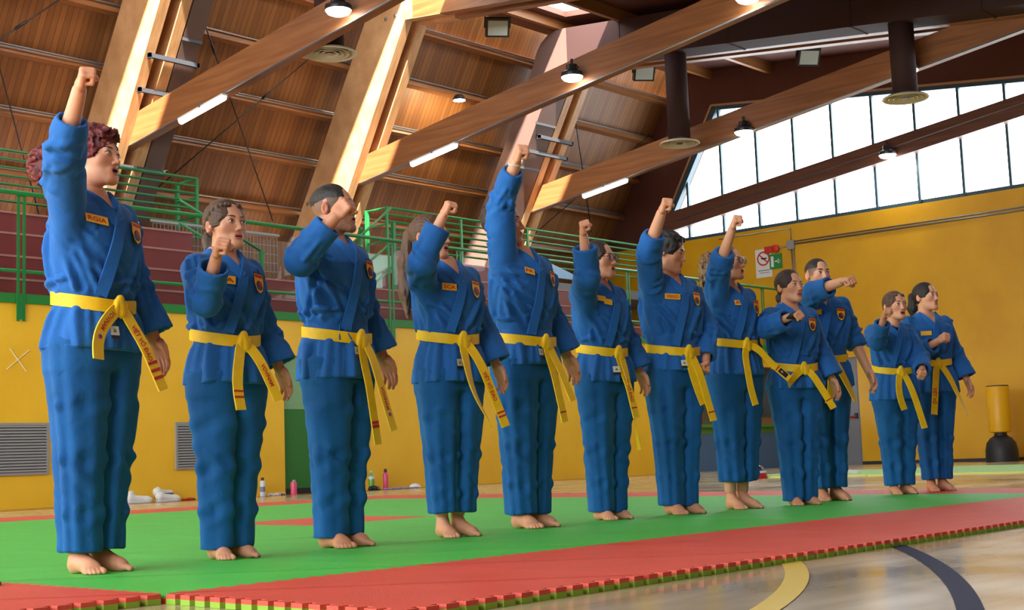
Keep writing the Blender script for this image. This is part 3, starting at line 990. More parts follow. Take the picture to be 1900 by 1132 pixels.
def mat_mesh(top, bottom):
    def edge(n=TN):
        out = []
        for i in range(n):
            t0 = i / n
            p = 1.0 / n
            out += [(t0 + .02 * p, -TA), (t0 + .66 * p, -TA), (t0 + .63 * p, TA), (t0 + .95 * p, TA)]
        return out
    E_ = edge()
    g = .0012
    pts = []
    for t, w in E_: pts.append((t, w + g))                      # y = 0 edge
    for t, w in E_: pts.append((1 + w - g, t))                   # x = 1 edge
    for t, w in E_[::-1]: pts.append((t, 1 + w - g))
    for t, w in E_[::-1]: pts.append((w + g, t))
    n = len(pts)
    vs = [(x, y, 0) for x, y in pts] + [(x, y, TH * .55) for x, y in pts] + [(x, y, TH) for x, y in pts]
    fs, mi = [], []
    for L in range(2):
        for i in range(n):
            j = (i + 1) % n
            fs.append((L * n + i, L * n + j, (L + 1) * n + j, (L + 1) * n + i)); mi.append(1 - L)
    fs.append(tuple(range(2 * n, 3 * n))); mi.append(0)
    fs.append(tuple(range(n - 1, -1, -1))); mi.append(1)
    me = bpy.data.meshes.new('foam_mat')
    me.from_pydata(vs, [], fs)
    me.materials.append(top); me.materials.append(bottom)
    me.polygons.foreach_set('material_index', np.array(mi, dtype=np.int32))
    me.update()
    return me


ME_R, ME_G = mat_mesh(MB_RED, MB_OLV), mat_mesh(MB_GRN, MB_RED)
XS = [2.39 - 1.02 * 2, 2.39 - 1.02] + [2.39 + 1.02 * i for i in range(9)]
YS = [2.57, 3.61, 4.65] + [4.65 + .983 * (i + 1) for i in range(6)] + [10.55 + .983]
nr, ng = 0, 0
for i in range(len(XS) - 1):
    for j in range(len(YS) - 1):
        col_, row = i - 2, j          # col 0..6 green, 7 red end column, -1,-2 left red
        if row == 0 and col_ < 0:
            continue
        red = row == 0 or row == len(YS) - 2 or col_ < 0 or col_ == 7 or (col_ == 3 and row == 4)
        o = bpy.data.objects.new('foam_mat', ME_R if red else ME_G)
        link(o)
        o.location = (XS[i], YS[j], 0.0005)
        o.scale = (XS[i + 1] - XS[i], YS[j + 1] - YS[j], 1)
        who = {0: 'the red-haired person', 1: 'the braided girl and bearded man', 2: 'the woman with the long ponytail', 3: 'the man in profile and bun-haired woman',
               4: 'the young man looking down', 5: 'the curly-haired woman and gloved girl', 6: 'the man punching forward'}
        if col_ == 3 and row == 4:
            lab, grp = 'lone red foam mat in the middle of the green field', None
        elif row == 0 and col_ == 7:
            lab, grp = 'red foam puzzle mat at the outer corner of the red front row', None
        elif row == 0:
            lab, grp = 'red foam puzzle mat of the front row before ' + who[col_], 'red mats of the front row'
        elif row == len(YS) - 2:
            lab, grp = 'red foam puzzle mat in the row along the yellow wall side', 'red mats of the back row'
        elif col_ < 0:
            lab, grp = 'red foam puzzle mat in the red end strip beside the red-haired person', 'red mats of the sandal end'
        elif col_ == 7 and row == 2:
            lab, grp = 'red foam puzzle mat under the two girls standing apart from the row', None
        elif col_ == 7:
            lab, grp = 'red foam puzzle mat in the end strip towards the punch bag', 'red mats of the punch bag end'
        elif row == 2:
            lab, grp = 'green foam puzzle mat under the feet of ' + who[col_], 'green mats of the field'
        elif row == 1:
            lab, grp = 'green foam puzzle mat just in front of ' + who[col_], 'green mats of the field'
        elif row == 3:
            lab, grp = 'green foam puzzle mat directly behind ' + who[col_], 'green mats of the field'
        else:
            lab, grp = 'green foam puzzle mat between the row of people and the yellow wall', 'green mats of the field'
        tag(o, lab, 'mat', grp)
# ------------------------------------------------------------------ implicit-surface toolkit for the figures
F32 = np.float32


def nets(D, lo, h):
    """naive surface nets: grid of signed distances -> verts, quads"""
    S = D < 0
    c = np.zeros(tuple(n - 1 for n in D.shape), dtype=np.uint8)
    for i in (0, 1):
        for j in (0, 1):
            for k in (0, 1):
                c += S[i:D.shape[0] - 1 + i, j:D.shape[1] - 1 + j, k:D.shape[2] - 1 + k]
    act = (c > 0) & (c < 8)
    idx = np.argwhere(act)
    if len(idx) == 0:
        return np.zeros((0, 3)), np.zeros((0, 4), int)
    vid = np.full(act.shape, -1, dtype=np.int64)
    vid[act] = np.arange(len(idx))
    off = np.array([(i, j, k) for i in (0, 1) for j in (0, 1) for k in (0, 1)])
    V = np.stack([D[idx[:, 0] + o[0], idx[:, 1] + o[1], idx[:, 2] + o[2]] for o in off], 1)
    acc = np.zeros((len(idx), 3)); cnt = np.zeros(len(idx))
    for a in range(8):
        for b in range(a + 1, 8):
            if np.abs(off[a] - off[b]).sum() != 1:
                continue
            va, vb = V[:, a], V[:, b]
            m = (va < 0) != (vb < 0)
            t = va[m] / (va[m] - vb[m])
            acc[m] += off[a] + t[:, None] * (off[b] - off[a])
            cnt[m] += 1
    P = np.asarray(lo) + h * (idx + acc / cnt[:, None])
    faces = []
    for ax in range(3):
        u, w = [(1, 2), (2, 0), (0, 1)][ax]
        sl0 = [slice(None)] * 3; sl1 = [slice(None)] * 3
        sl0[ax] = slice(0, -1); sl1[ax] = slice(1, None)
        A, B = S[tuple(sl0)], S[tuple(sl1)]
        e = np.argwhere(A != B)
        e = e[(e[:, u] > 0) & (e[:, w] > 0) & (e[:, u] < D.shape[u] - 1) & (e[:, w] < D.shape[w] - 1)]
        if len(e) == 0:
            continue
        fl_ = A[e[:, 0], e[:, 1], e[:, 2]]
        du = np.zeros(3, int); du[u] = 1
        dw = np.zeros(3, int); dw[w] = 1
        q = [vid[tuple((e - du - dw).T)], vid[tuple((e - dw).T)], vid[tuple(e.T)], vid[tuple((e - du).T)]]
        q = np.stack(q, 1)
        q[~fl_] = q[~fl_][:, ::-1]
        faces.append(q)
    return P, np.concatenate(faces)


def sdf_mesh(fn, lo, hi, h):
    lo = np.array(lo, float); hi = np.array(hi, float)
    n = np.ceil((hi - lo) / h).astype(int) + 2
    g = np.meshgrid(*[(lo[i] + h * np.arange(n[i])).astype(F32) for i in range(3)], indexing='ij')
    P = np.stack(g, -1)
    D = fn(P)
    return nets(D, lo, h)


def ln(v): return np.sqrt((v * v).sum(-1))


def sph(P, c, r): return ln(P - np.array(c, F32)) - F32(r)


def ell(P, c, r, R=None):
    q = P - np.array(c, F32)
    if R is not None:
        q = q @ np.array(R, F32)
    r = np.array(r, F32)
    k0 = ln(q / r); k1 = ln(q / (r * r))
    return k0 * (k0 - 1) / np.maximum(k1, 1e-6)


def cone(P, a, b, ra, rb, flat=None, fk=1.0):
    """tapered capsule; optional flattening: distances along unit vector 'flat' are multiplied by fk"""
    a = np.array(a, F32); b = np.array(b, F32)
    ab = b - a
    t = np.clip(((P - a) @ ab) / max(float(ab @ ab), 1e-9), 0, 1)
    q = P - a - t[..., None] * ab
    if flat is not None:
        f = np.array(flat, F32)
        d = q @ f
        q = q + ((fk - 1) * d)[..., None] * f
    return ln(q) - (F32(ra) + t * F32(rb - ra))


def smin(a, b, k):
    h = np.clip(.5 + .5 * (b - a) / k, 0, 1)
    return b + (a - b) * h - k * h * (1 - h)


def smax(a, b, k): return -smin(-a, -b, k)


def rbox(P, c, hs, r, R=None):
    q = P - np.array(c, F32)
    if R is not None:
        q = q @ np.array(R, F32)
    d = np.abs(q) - (np.array(hs, F32) - F32(r))
    return ln(np.maximum(d, 0)) + np.minimum(d.max(-1), 0) - F32(r)


def loft(P, zs, a, b, cx, cy, e=2.4):
    """stack of super-elliptic sections along z"""
    z = P[..., 2]
    A = np.interp(z, zs, a).astype(F32); B = np.interp(z, zs, b).astype(F32)
    X_ = np.abs(P[..., 0] - np.interp(z, zs, cx).astype(F32)) / A
    Y_ = np.abs(P[..., 1] - np.interp(z, zs, cy).astype(F32)) / B
    rho = (X_ ** e + Y_ ** e) ** F32(1 / e)
    d = (rho - 1) * np.minimum(A, B)
    return np.maximum(d, np.maximum(zs[0] - z, z - zs[-1]))


class Noise:
    def __init__(s, seed):
        s.t = np.random.RandomState(seed).rand(32, 32, 32).astype(F32) * 2 - 1

    def __call__(s, P):
        i = np.floor(P).astype(np.int32)
        f = (P - i).astype(F32)
        f = f * f * (3 - 2 * f)
        i &= 31
        j = (i + 1) & 31
        x0, y0, z0 = i[..., 0], i[..., 1], i[..., 2]
        x1, y1, z1 = j[..., 0], j[..., 1], j[..., 2]
        fx, fy, fz = f[..., 0], f[..., 1], f[..., 2]
        t = s.t
        c0 = (t[x0, y0, z0] * (1 - fx) + t[x1, y0, z0] * fx) * (1 - fy) + (t[x0, y1, z0] * (1 - fx) + t[x1, y1, z0] * fx) * fy
        c1 = (t[x0, y0, z1] * (1 - fx) + t[x1, y0, z1] * fx) * (1 - fy) + (t[x0, y1, z1] * (1 - fx) + t[x1, y1, z1] * fx) * fy
        return c0 * (1 - fz) + c1 * fz


def rotz(a): return np.array([[math.cos(a), -math.sin(a), 0], [math.sin(a), math.cos(a), 0], [0, 0, 1]])


def rotx(a): return np.array([[1, 0, 0], [0, math.cos(a), -math.sin(a)], [0, math.sin(a), math.cos(a)]])


def roty(a): return np.array([[math.cos(a), 0, math.sin(a)], [0, 1, 0], [-math.sin(a), 0, math.cos(a)]])


def unit(v):
    v = np.asarray(v, float)
    return v / max(np.linalg.norm(v), 1e-9)


# ------------------------------------------------------------------ hand templates (right hand: wrist at origin, fingers along +z, palm towards -y, thumb on -x side)
def chain(P, pts, rs, k=.004):
    d = None
    for i in range(len(pts) - 1):
        c = cone(P, pts[i], pts[i + 1], rs[i], rs[i + 1])
        d = c if d is None else np.minimum(d, c)
    return d


def fist_sdf(P):
    d = rbox(P, (0, .002, .052), (.040, .015, .036), .014)
    d = smin(d, cone(P, (0, .002, -.05), (0, .002, .02), .027, .029, (0, 1, 0), 1.35), .018)
    for i, x in enumerate((-.031, -.0105, .010, .0295)):
        ln_ = (.041, .044, .042, .036)[i]
        kz = (.083, .087, .084, .078)[i]
        r = (.0112, .0115, .011, .0098)[i]
        a = (x, .006, kz - .006); b = (x * .97, -.034, kz + .002); c = (x * .95, -.037, kz - .028); e = (x * .93, -.016, kz - .034)
        f = chain(P, [a, b, c, e], [r * 1.08, r * 1.04, r * .98, r * .86])
        d = smin(d, f, .004)
    th = chain(P, [(-.030, -.008, .018), (-.044, -.024, .040), (-.030, -.050, .058), (-.006, -.052, .060)], [.0165, .0145, .0125, .0105])
    return smin(d, th, .006)


def relaxed_sdf(P):
    d = rbox(P, (0, 0, .05), (.040, .0135, .043), .013)
    d = smin(d, cone(P, (0, 0, -.05), (0, 0, .015), .027, .028, (0, 1, 0), 1.35), .018)
    for i, x in enumerate((-.031, -.0105, .010, .030)):
        L = (.040, .045, .042, .033)[i]
        r = (.0100, .0103, .0098, .0088)[i]
        z0 = (.086, .090, .087, .080)[i]
        a = np.array((x, 0, z0 - .01)); b = a + (x * .02, -.010, L); c = b + (0, -.018, L * .55); e = c + (0, -.018, L * .28)
        d = smin(d, chain(P, [a, b, c, e], [r * 1.1, r, r * .92, r * .78]), .005)
    th = chain(P, [(-.026, -.004, .02), (-.048, -.018, .045), (-.054, -.030, .078), (-.050, -.036, .100)], [.0175, .0145, .0115, .0090])
    return smin(d, th, .010)


def foot_sdf(P):
    """right foot: ankle above origin, toes along -y, big toe on the +x side"""
    d = ell(P, (0, .035, .030), (.031, .042, .034))
    d = smin(d, cone(P, (0, .01, .045), (.004, -.085, .026), .035, .034, (0, 0, 1), 1.05), .025)
    d = smin(d, cone(P, (.012, -.115, .020), (-.026, -.098, .017), .022, .018), .025)
    d = smin(d, cone(P, (0, .022, .05), (0, .030, .16), .034, .036), .035)
    d = smin(d, cone(P, (0, .01, .09), (.003, -.08, .035), .026, .02), .03)
    for i in range(5):
        x = (.024, .004, -.011, -.023, -.033)[i]
        y = (-.122, -.122, -.117, -.108, -.096)[i]
        L = (.040, .034, .030, .026, .022)[i]
        r = (.0140, .0100, .0095, .0090, .0085)[i]
        d = smin(d, chain(P, [(x, y + .012, .016), (x + .001, y - L * .5, .017), (x + .001, y - L * .85, r * .8)], [r, r * .95, r * .95]), .006)
    return np.maximum(d, -P[..., 2])


FIST = sdf_mesh(fist_sdf, (-.07, -.075, -.055), (.055, .04, .11), .0034)
HAND = sdf_mesh(relaxed_sdf, (-.075, -.07, -.055), (.055, .035, .185), .0034)
FOOT = sdf_mesh(foot_sdf, (-.055, -.19, -.004), (.055, .085, .15), .0040)


# ------------------------------------------------------------------ ribbons
def ribbon(C, N, w, th, closed=False, W=None):
    """strip along centre points C, outward normals N; W optional width directions"""
    C = np.asarray(C, float); N = np.asarray(N, float)
    n = len(C)
    T = np.zeros_like(C)
    if closed:
        T = np.roll(C, -1, 0) - np.roll(C, 1, 0)
    else:
        T[1:-1] = C[2:] - C[:-2]; T[0] = C[1] - C[0]; T[-1] = C[-1] - C[-2]
    T /= np.linalg.norm(T, axis=1)[:, None] + 1e-9
    B = np.cross(N, T) if W is None else np.asarray(W, float)
    B /= np.linalg.norm(B, axis=1)[:, None] + 1e-9
    ws = np.full(n, w) if np.isscalar(w) else np.asarray(w)
    V = []
    for i in range(n):
        for sx, sn in ((-1, 0), (-.96, 1), (0, 1), (.96, 1), (1, 0)):
            V.append(C[i] + B[i] * (sx * ws[i] / 2) + N[i] * (sn * th))
    F = []
    m = 5
    R_ = range(n) if closed else range(n - 1)
    for i in R_:
        j = (i + 1) % n
        for k in range(m):
            k2 = (k + 1) % m
            F.append((i * m + k, i * m + k2, j * m + k2, j * m + k))
    if not closed:
        F.append((4, 3, 2, 1, 0)); F.append(tuple((n - 1) * m + k for k in range(5)))
    return V, F, B


def march(fn, O, D, far=.5, n=48):
    """first crossing of fn along rays O + t D from outside; returns points (t=0 if missed)"""
    O = np.asarray(O, float); D = np.asarray(D, float)
    t = np.linspace(0, far, n)
    P = O[:, None, :] + t[None, :, None] * D[:, None, :]
    v = fn(P.astype(F32))
    neg = v < 0
    hit = neg.any(1)
    i = np.clip(neg.argmax(1), 1, n - 1)
    r = np.arange(len(O))
    v0, v1 = v[r, i - 1], v[r, i]
    tt = t[i - 1] + (t[i] - t[i - 1]) * np.clip(v0 / np.where(np.abs(v0 - v1) < 1e-9, 1, v0 - v1), 0, 1)
    tt = np.where(hit, tt, far)
    return O + tt[:, None] * D, hit


def smooth_pts(C, it=3):
    C = np.array(C, float)
    for _ in range(it):
        C[1:-1] = (C[:-2] + 2 * C[1:-1] + C[2:]) / 4
    return C


def resample(C, n):
    C = np.asarray(C, float)
    s = np.r_[0, np.cumsum(np.linalg.norm(np.diff(C, axis=0), axis=1))]
    u = np.linspace(0, s[-1], n)
    return np.stack([np.interp(u, s, C[:, k]) for k in range(C.shape[1])], 1)


TEXT_CACHE = {}


def text_cached(s):
    if s not in TEXT_CACHE:
        TEXT_CACHE[s] = text_mesh(s, 1.0)
    return TEXT_CACHE[s]
# ------------------------------------------------------------------ people
M_SKIN = mat('skin', (1, 1, 1), rough=.48, attr='Col', spec=.4)
_n = M_SKIN.node_tree


def gi_mat(name, c, c2):
    m = mat(name, c, rough=.82, col2=c2, nscale=5, spec=.25)
    nt = m.node_tree
    b = nt.nodes['Principled BSDF']
    b.inputs['Sheen Weight'].default_value = .25
    b.inputs['Sheen Roughness'].default_value = .4
    b.inputs['Sheen Tint'].default_value = (.35, .65, 1, 1)
    tc = nt.nodes.new('ShaderNodeTexCoord')
    n1 = nt.nodes.new('ShaderNodeTexNoise'); n1.inputs['Scale'].default_value = 420; n1.inputs['Detail'].default_value = 1
    n2 = nt.nodes.new('ShaderNodeTexNoise'); n2.inputs['Scale'].default_value = 16; n2.inputs['Detail'].default_value = 3; n2.inputs['Distortion'].default_value = .6
    for n in (n1, n2):
        nt.links.new(tc.outputs['Object'], n.inputs['Vector'])
    b1 = nt.nodes.new('ShaderNodeBump'); b1.inputs['Strength'].default_value = .12; b1.inputs['Distance'].default_value = .002
    b2 = nt.nodes.new('ShaderNodeBump'); b2.inputs['Strength'].default_value = .45; b2.inputs['Distance'].default_value = .012
    nt.links.new(n1.outputs['Fac'], b1.inputs['Height']); nt.links.new(n2.outputs['Fac'], b2.inputs['Height'])
    nt.links.new(b2.outputs[0], b1.inputs['Normal']); nt.links.new(b1.outputs[0], b.inputs['Normal'])
    return m


M_GI = gi_mat('blue_gi_cotton', srgb(38, 104, 178), srgb(32, 94, 164))
M_GIP = gi_mat('blue_gi_trousers', srgb(24, 94, 158), srgb(19, 83, 143))
M_BELT = mat('yellow_belt', srgb(244, 200, 16), rough=.6, noise=.08, nscale=30, bump=.15, bscale=300)
M_PATCH = mat('yellow_patch', srgb(238, 184, 34), rough=.6)
M_PRED = mat('red_thread', srgb(196, 36, 24), rough=.6)
M_PBLK = mat('black_thread', srgb(26, 22, 24), rough=.6)
M_TAGW = mat('white_tag', srgb(206, 204, 190), rough=.6)
M_TAGG = mat('green_thread', srgb(70, 130, 60), rough=.6)
M_EYEW = mat('eye_white', srgb(214, 206, 200), rough=.25)
M_IRIS = mat('iris_brown', srgb(48, 28, 18), rough=.15)
M_SHIRT = mat('dark_undershirt', srgb(20, 22, 34), rough=.8)
M_GFRAME = mat('spectacle_frame', srgb(28, 24, 26), rough=.3)
M_GLENS = glass_mat('spectacle_lens', (.98, .98, .99), .12, .03)
M_WSTEEL_ = mat('silver_stud', srgb(220, 220, 224), rough=.2, metal=.8)
M_GLOVE = mat('black_glove', srgb(24, 24, 28), rough=.7)


def hair_mat(name, c, c2):
    return mat(name, c, rough=.42, col2=c2, nscale=10, stretch=(9, 9, 1.2), bump=.4, bscale=60, spec=.5)


HAIR = {'red': hair_mat('red_dyed_hair', srgb(122, 30, 30), srgb(70, 20, 22)), 'brown': hair_mat('brown_hair', srgb(98, 70, 48), srgb(60, 42, 30)),
        'black': hair_mat('black_hair', srgb(34, 28, 27), srgb(22, 18, 18)), 'dark': hair_mat('dark_brown_hair', srgb(54, 38, 31), srgb(34, 24, 21)),
        'long': hair_mat('chestnut_hair', srgb(104, 72, 50), srgb(66, 46, 34)), 'curly': hair_mat('light_brown_curls', srgb(150, 116, 76), srgb(98, 72, 48))}
EYEBROW = {'red': srgb(62, 36, 28), 'brown': srgb(74, 50, 36), 'black': srgb(28, 22, 20), 'dark': srgb(44, 30, 25), 'long': srgb(66, 46, 34), 'curly': srgb(86, 62, 42)}


def head_core(P):
    d = ell(P, (0, .016, .040), (.074, .096, .084))
    d = smin(d, ell(P, (0, -.028, -.020), (.0565, .064, .084)), .035)
    return d


def head_sdf(P, male, mouth):
    d = head_core(P)
    jw = .048 if male else .035
    jr = .017 if male else .0145
    for sx in (-1, 1):
        d = smin(d, cone(P, (sx * jw, -.008, -.062 if male else -.056), (sx * .016, -.072, -.094 if male else -.088), jr, jr), .030)           # jaw
        d = smin(d, ell(P, (sx * .040, -.058 if male else -.054, -.010), (.020, .019, .018)), .026)                         # cheekbone
    d = smin(d, ell(P, (0, -.078, -.095 if male else -.088), (.0165, .014, .014)), .020)                 # chin
    br = .0095 if male else .0050
    d = smin(d, cone(P, (-.034, -.079, .029), (.034, -.079, .029), br, br), .018)
    for sx in (-1, 1):
        d = smax(d, -ell(P, (sx * .031, -.099, .010), (.0185, .018 if male else .0155, .0120), ), .016)                       # socket
        d = smin(d, sph(P, (sx * .0315, -.0735, .0100), .0140 if male else .0152), .005)                                    # eyeball and lids
    d = smin(d, cone(P, (0, -.083, .024), (0, -.103, -.019), .0060, .0080 if not male else .0092), .011)  # nose bridge
    d = smin(d, ell(P, (0, -.1045, -.0235), (.0092 if not male else .0105, .0100, .0082)), .007)
    for sx in (-1, 1):
        d = smin(d, ell(P, (sx * .0105, -.0955, -.0265), (.0066, .0090, .0060)), .006)
        d = smax(d, -sph(P, (sx * .0060, -.1010, -.0335), .0032), .003)
    d = smin(d, ell(P, (0, -.079, -.056), (.026, .0135, .018)), .014)                                     # muzzle
    g = .0030 + mouth
    d = smin(d, ell(P, (0, -.0895, -.0505 + g * .25), (.0205, .0085, .0050)), .004)                       # upper lip
    d = smin(d, ell(P, (0, -.0885, -.0605 - g * .75), (.0170, .0088, .0064)), .004)                       # lower lip
    d = smax(d, -ell(P, (0, -.101, -.0553 - g * .25), (.0185 - mouth * .6, .012 + mouth, .0012 + mouth)), .0025)
    for sx in (-1, 1):                                                                                    # ear
        R = rotz(sx * -.38)
        e = ell(P, (sx * .0765, .016, .000), (.0085, .0185, .030), R)
        e = smax(e, -ell(P, (sx * .086, .013, .003), (.0075, .0105, .017), R), .005)
        d = smin(d, e, .006)
    n = cone(P, (0, .022, -.055), (0, .040, -.185), .049 if not male else .058, .054 if not male else .063, (0, 1, 0), 1.02)
    d = smin(d, n, .016)
    return d


def head_color(V, skin, male, mouth, beard, scalp=0):
    n = len(V)
    C = np.tile(np.array(skin, float), (n, 1))
    x, y, z = V.T
    rr = Noise(5)(V.astype(F32) * 60)[:, None] * .05 + 1
    C = C * rr
    ck = np.exp(-(((np.abs(x) - .042) / .02) ** 2 + ((z + .02) / .022) ** 2)) * (y < -.02)
    C = C * (1 - ck[:, None] * np.array([.02, .16, .16]))
    ns = np.exp(-((x / .014) ** 2 + ((z + .024) / .014) ** 2)) * (y < -.09)
    C = C * (1 - ns[:, None] * np.array([.02, .14, .12]))
    er = (np.abs(x) > .073)
    C[er] = C[er] * np.array([1.0, .80, .76])
    g = .0030 + mouth
    P = V.astype(F32)
    l1 = ell(P, (0, -.0895, -.0505 + g * .25), (.0205, .0100, .0056)); l2 = ell(P, (0, -.0885, -.0605 - g * .75), (.0170, .0105, .0070))
    lip = np.minimum(l1, l2) < .0012
    lip &= y < -.080
    lc = np.array([.50, .14, .12]) if not male else np.array([.44, .19, .15])
    C[lip] = lc
    if mouth > 0:
        inn = (np.abs(x) < .0185) & (np.abs(z + .0553 + g * .25) < .0022 + mouth * .95) & (y > -.0945) & (y < -.06)
        C[inn] = (.05, .012, .012)
    if scalp:
        ax = np.abs(x)
        hl = np.maximum(np.minimum((z - .066 + 10.5 * ax * ax) * .8 + (y + .095) * .35, (y + .052 - np.clip((z - .02) * .45, -.02, .03)) * .9 + .03), np.minimum((y + .052 - np.clip((z - .02) * .45, -.02, .03)) * .9, .02))
        hl = np.minimum(hl, np.where(z < -.004, np.minimum((y - .022) * .9, .02), .02)); hl = np.minimum(hl, (z + .075) * .8)
        b = np.clip(hl / .012, 0, 1) * (ax < .0735) * np.clip(.45 + (z + .02) * 6, .35, .95) * scalp
        C = C * (1 - b[:, None]) + np.array([.045, .038, .032]) * b[:, None]
    if beard:
        b = ((z < -.030) & (y < .012) & (z > -.125)).astype(float)
        b *= np.clip((-.030 - z) / .02, 0, 1)
        up = (np.abs(x) < .026) & (z > -.05) & (z < -.034) & (y < -.08)
        b = np.maximum(b, up * .9)
        side = (np.abs(x) > .05) & (y > -.035) & (y < .01) & (z < .03) & (z > -.06)
        b = np.maximum(b, side * .8)
        b[lip] = 0
        nn = Noise(9)(P * 330) * .25 + .75
        C = C * (1 - (b * beard * nn)[:, None]) + np.array([.030, .022, .018]) * (b * beard * nn)[:, None]
    return C


def hair_sdf(P, style, seed):
    N1 = Noise(seed)
    core = head_core(P)
    x, y, z = P[..., 0], P[..., 1], P[..., 2]
    ax = np.abs(x)
    # signed hairline field: > 0 under hair.  forehead line, temples, in front of the ear, down to the nape
    fore = (z - .066 + 1.5 * ax * ax / .05 * .35) * .8 + (y + .095) * .35
    temple = (y + .052 - np.clip((z - .02) * .45, -.02, .03)) * .9
    up = np.clip((z + .005) / .02, -1, 1)
    hl = np.maximum(np.minimum(fore, temple + .03), np.minimum(temple, .02))
    ear = (y - .012) * .9
    low = np.where(z < -.004, np.minimum(ear - .010, .02), .02)
    hl = np.minimum(hl, low)
    hl = np.minimum(hl, (z + .082) * .8)
    ph = np.arctan2(x, z + .03)
    streak = np.sin(ph * 52 + 7 * N1(P * 12)) * .0012

    def cap(th, sl=.45):
        return core - np.clip(hl * sl, -.012, th)
    if style == 'curly_red':
        c = cap(.014, .9)
        c = smin(c, ell(P, (0, .012, .086), (.084, .088, .052)), .02)
        c = smin(c, ell(P, (.004, -.062, .092), (.060, .036, .027)), .014)
        c = smin(c, ell(P, (-.018, .098, .0), (.074, .046, .082)), .02)
        c = smin(c, ell(P, (-.02, .112, -.05), (.055, .038, .05)), .02)
        c = smin(c, ell(P, (-.01, .150, .005), (.060, .058, .075)), .03)
        c = smin(c, ell(P, (-.03, .212, .0), (.062, .060, .078)), .03)
        c = c + (np.abs(N1(P * 46)) - .33) * .024 + N1(P * 95) * .007
        return c
    if style == 'fade':
        c = core - np.clip(np.minimum(hl * .30, (z - .050 + .25 * np.clip(y, 0, .1)) * .22), -.012, .009)
        c = smax(c, -(hl + .004), .004)
        return c + N1(P * 150) * .0014
    if style == 'short':
        c = cap(.013, .6) - np.clip((z - .03) * .12, 0, .012)
        c = smin(c, ell(P, (.006, -.064, .100), (.056, .036, .022)), .014)
        c = smax(c, -(hl + .012), .006)
        return c + (np.abs(N1(P * np.array([52, 46, 26], F32))) - .3) * .011
    c = cap(.0085)
    c = c + streak * np.clip(hl * 60, 0, 1)
    lp = P * np.array([60, 60, 6], F32)
    if style == 'ponytail_long':
        t = cone(P, (0, .105, .075), (0, .128, .040), .020, .022)
        t = smin(t, cone(P, (0, .128, .040), (-.004, .152, -.10), .026, .034), .02)
        t = smin(t, cone(P, (-.004, .152, -.10), (-.008, .150, -.26), .034, .034), .03)
        t = smin(t, cone(P, (-.008, .150, -.26), (-.010, .138, -.39), .033, .010), .03)
        t = t + N1(lp) * .006 + np.sin(x * 480 + 5 * N1(P * 9)) * .0015
        c = smin(c, t, .012)
    elif style == 'ponytail':
        t = cone(P, (0, .100, .050), (0, .128, .030), .020, .026)
        t = smin(t, cone(P, (0, .128, .030), (0, .145, -.06), .034, .038), .02)
        t = smin(t, cone(P, (0, .145, -.06), (0, .130, -.16), .037, .012), .03)
        c = smin(c, t + N1(lp) * .009, .012)
    elif style == 'bun':
        c = smin(c, ell(P, (0, .112, .052), (.036, .030, .036)) + np.abs(N1(P * 45)) * .006, .010)
    elif style == 'low_bun':
        c = smin(c, ell(P, (0, .088, -.055), (.046, .034, .046)) + N1(P * 40) * .007, .014)
    elif style == 'curly_tail':
        t = ell(P, (0, .135, .030), (.070, .062, .075))
        t = smin(t, ell(P, (0, .150, -.060), (.066, .058, .095)), .03)
        t = t + (np.abs(N1(P * 38)) - .32) * .034 + N1(P * 85) * .008
        c = smin(c, t, .015)
        c = c + (np.abs(N1(P * 60)) - .3) * .006 * np.clip(hl * 60, 0, 1)
    elif style in ('braid', 'braids'):
        for sx in (-1, 1):
            for i in range(11):
                a = i / 10
                v_ = unit((sx * (.028 + .040 * math.sin(a * 2.6)), -.075 + .165 * a, .098 - .135 * a ** 1.5) - np.array((0, .016, .02)))
                rr = np.linspace(.05, .14, 60)
                pt_ = np.array((0, .016, .02)) + rr[:, None] * v_
                rs_ = rr[np.argmax(head_core(pt_.astype(F32)) > .006)]
                c = smin(c, ell(P, np.array((0, .016, .02)) + v_ * rs_, (.0105, .0115, .0110)), .004)
        if style == 'braid':
            t = ell(P, (0, .108, -.045), (.042, .032, .060)) + N1(lp) * .006
            t = smin(t, ell(P, (-.01, .10, -.11), (.034, .028, .05)) + N1(lp + 3) * .008, .02)
            c = smin(c, t, .012)
        else:
            for sx in (-1, 1):
                for i in range(9):
                    c = smin(c, ell(P, (sx * .062, .058 - .008 * (i % 2), -.065 - i * .019), (.0135, .0125, .0135)), .004)
    return c


def align(z, y):
    """rotation whose columns map local x,y,z; local z -> z, local y roughly -> y"""
    z = unit(z); y = np.asarray(y, float)
    y = unit(y - z * (y @ z)); x = np.cross(y, z)
    return np.stack([x, y, z], 1)


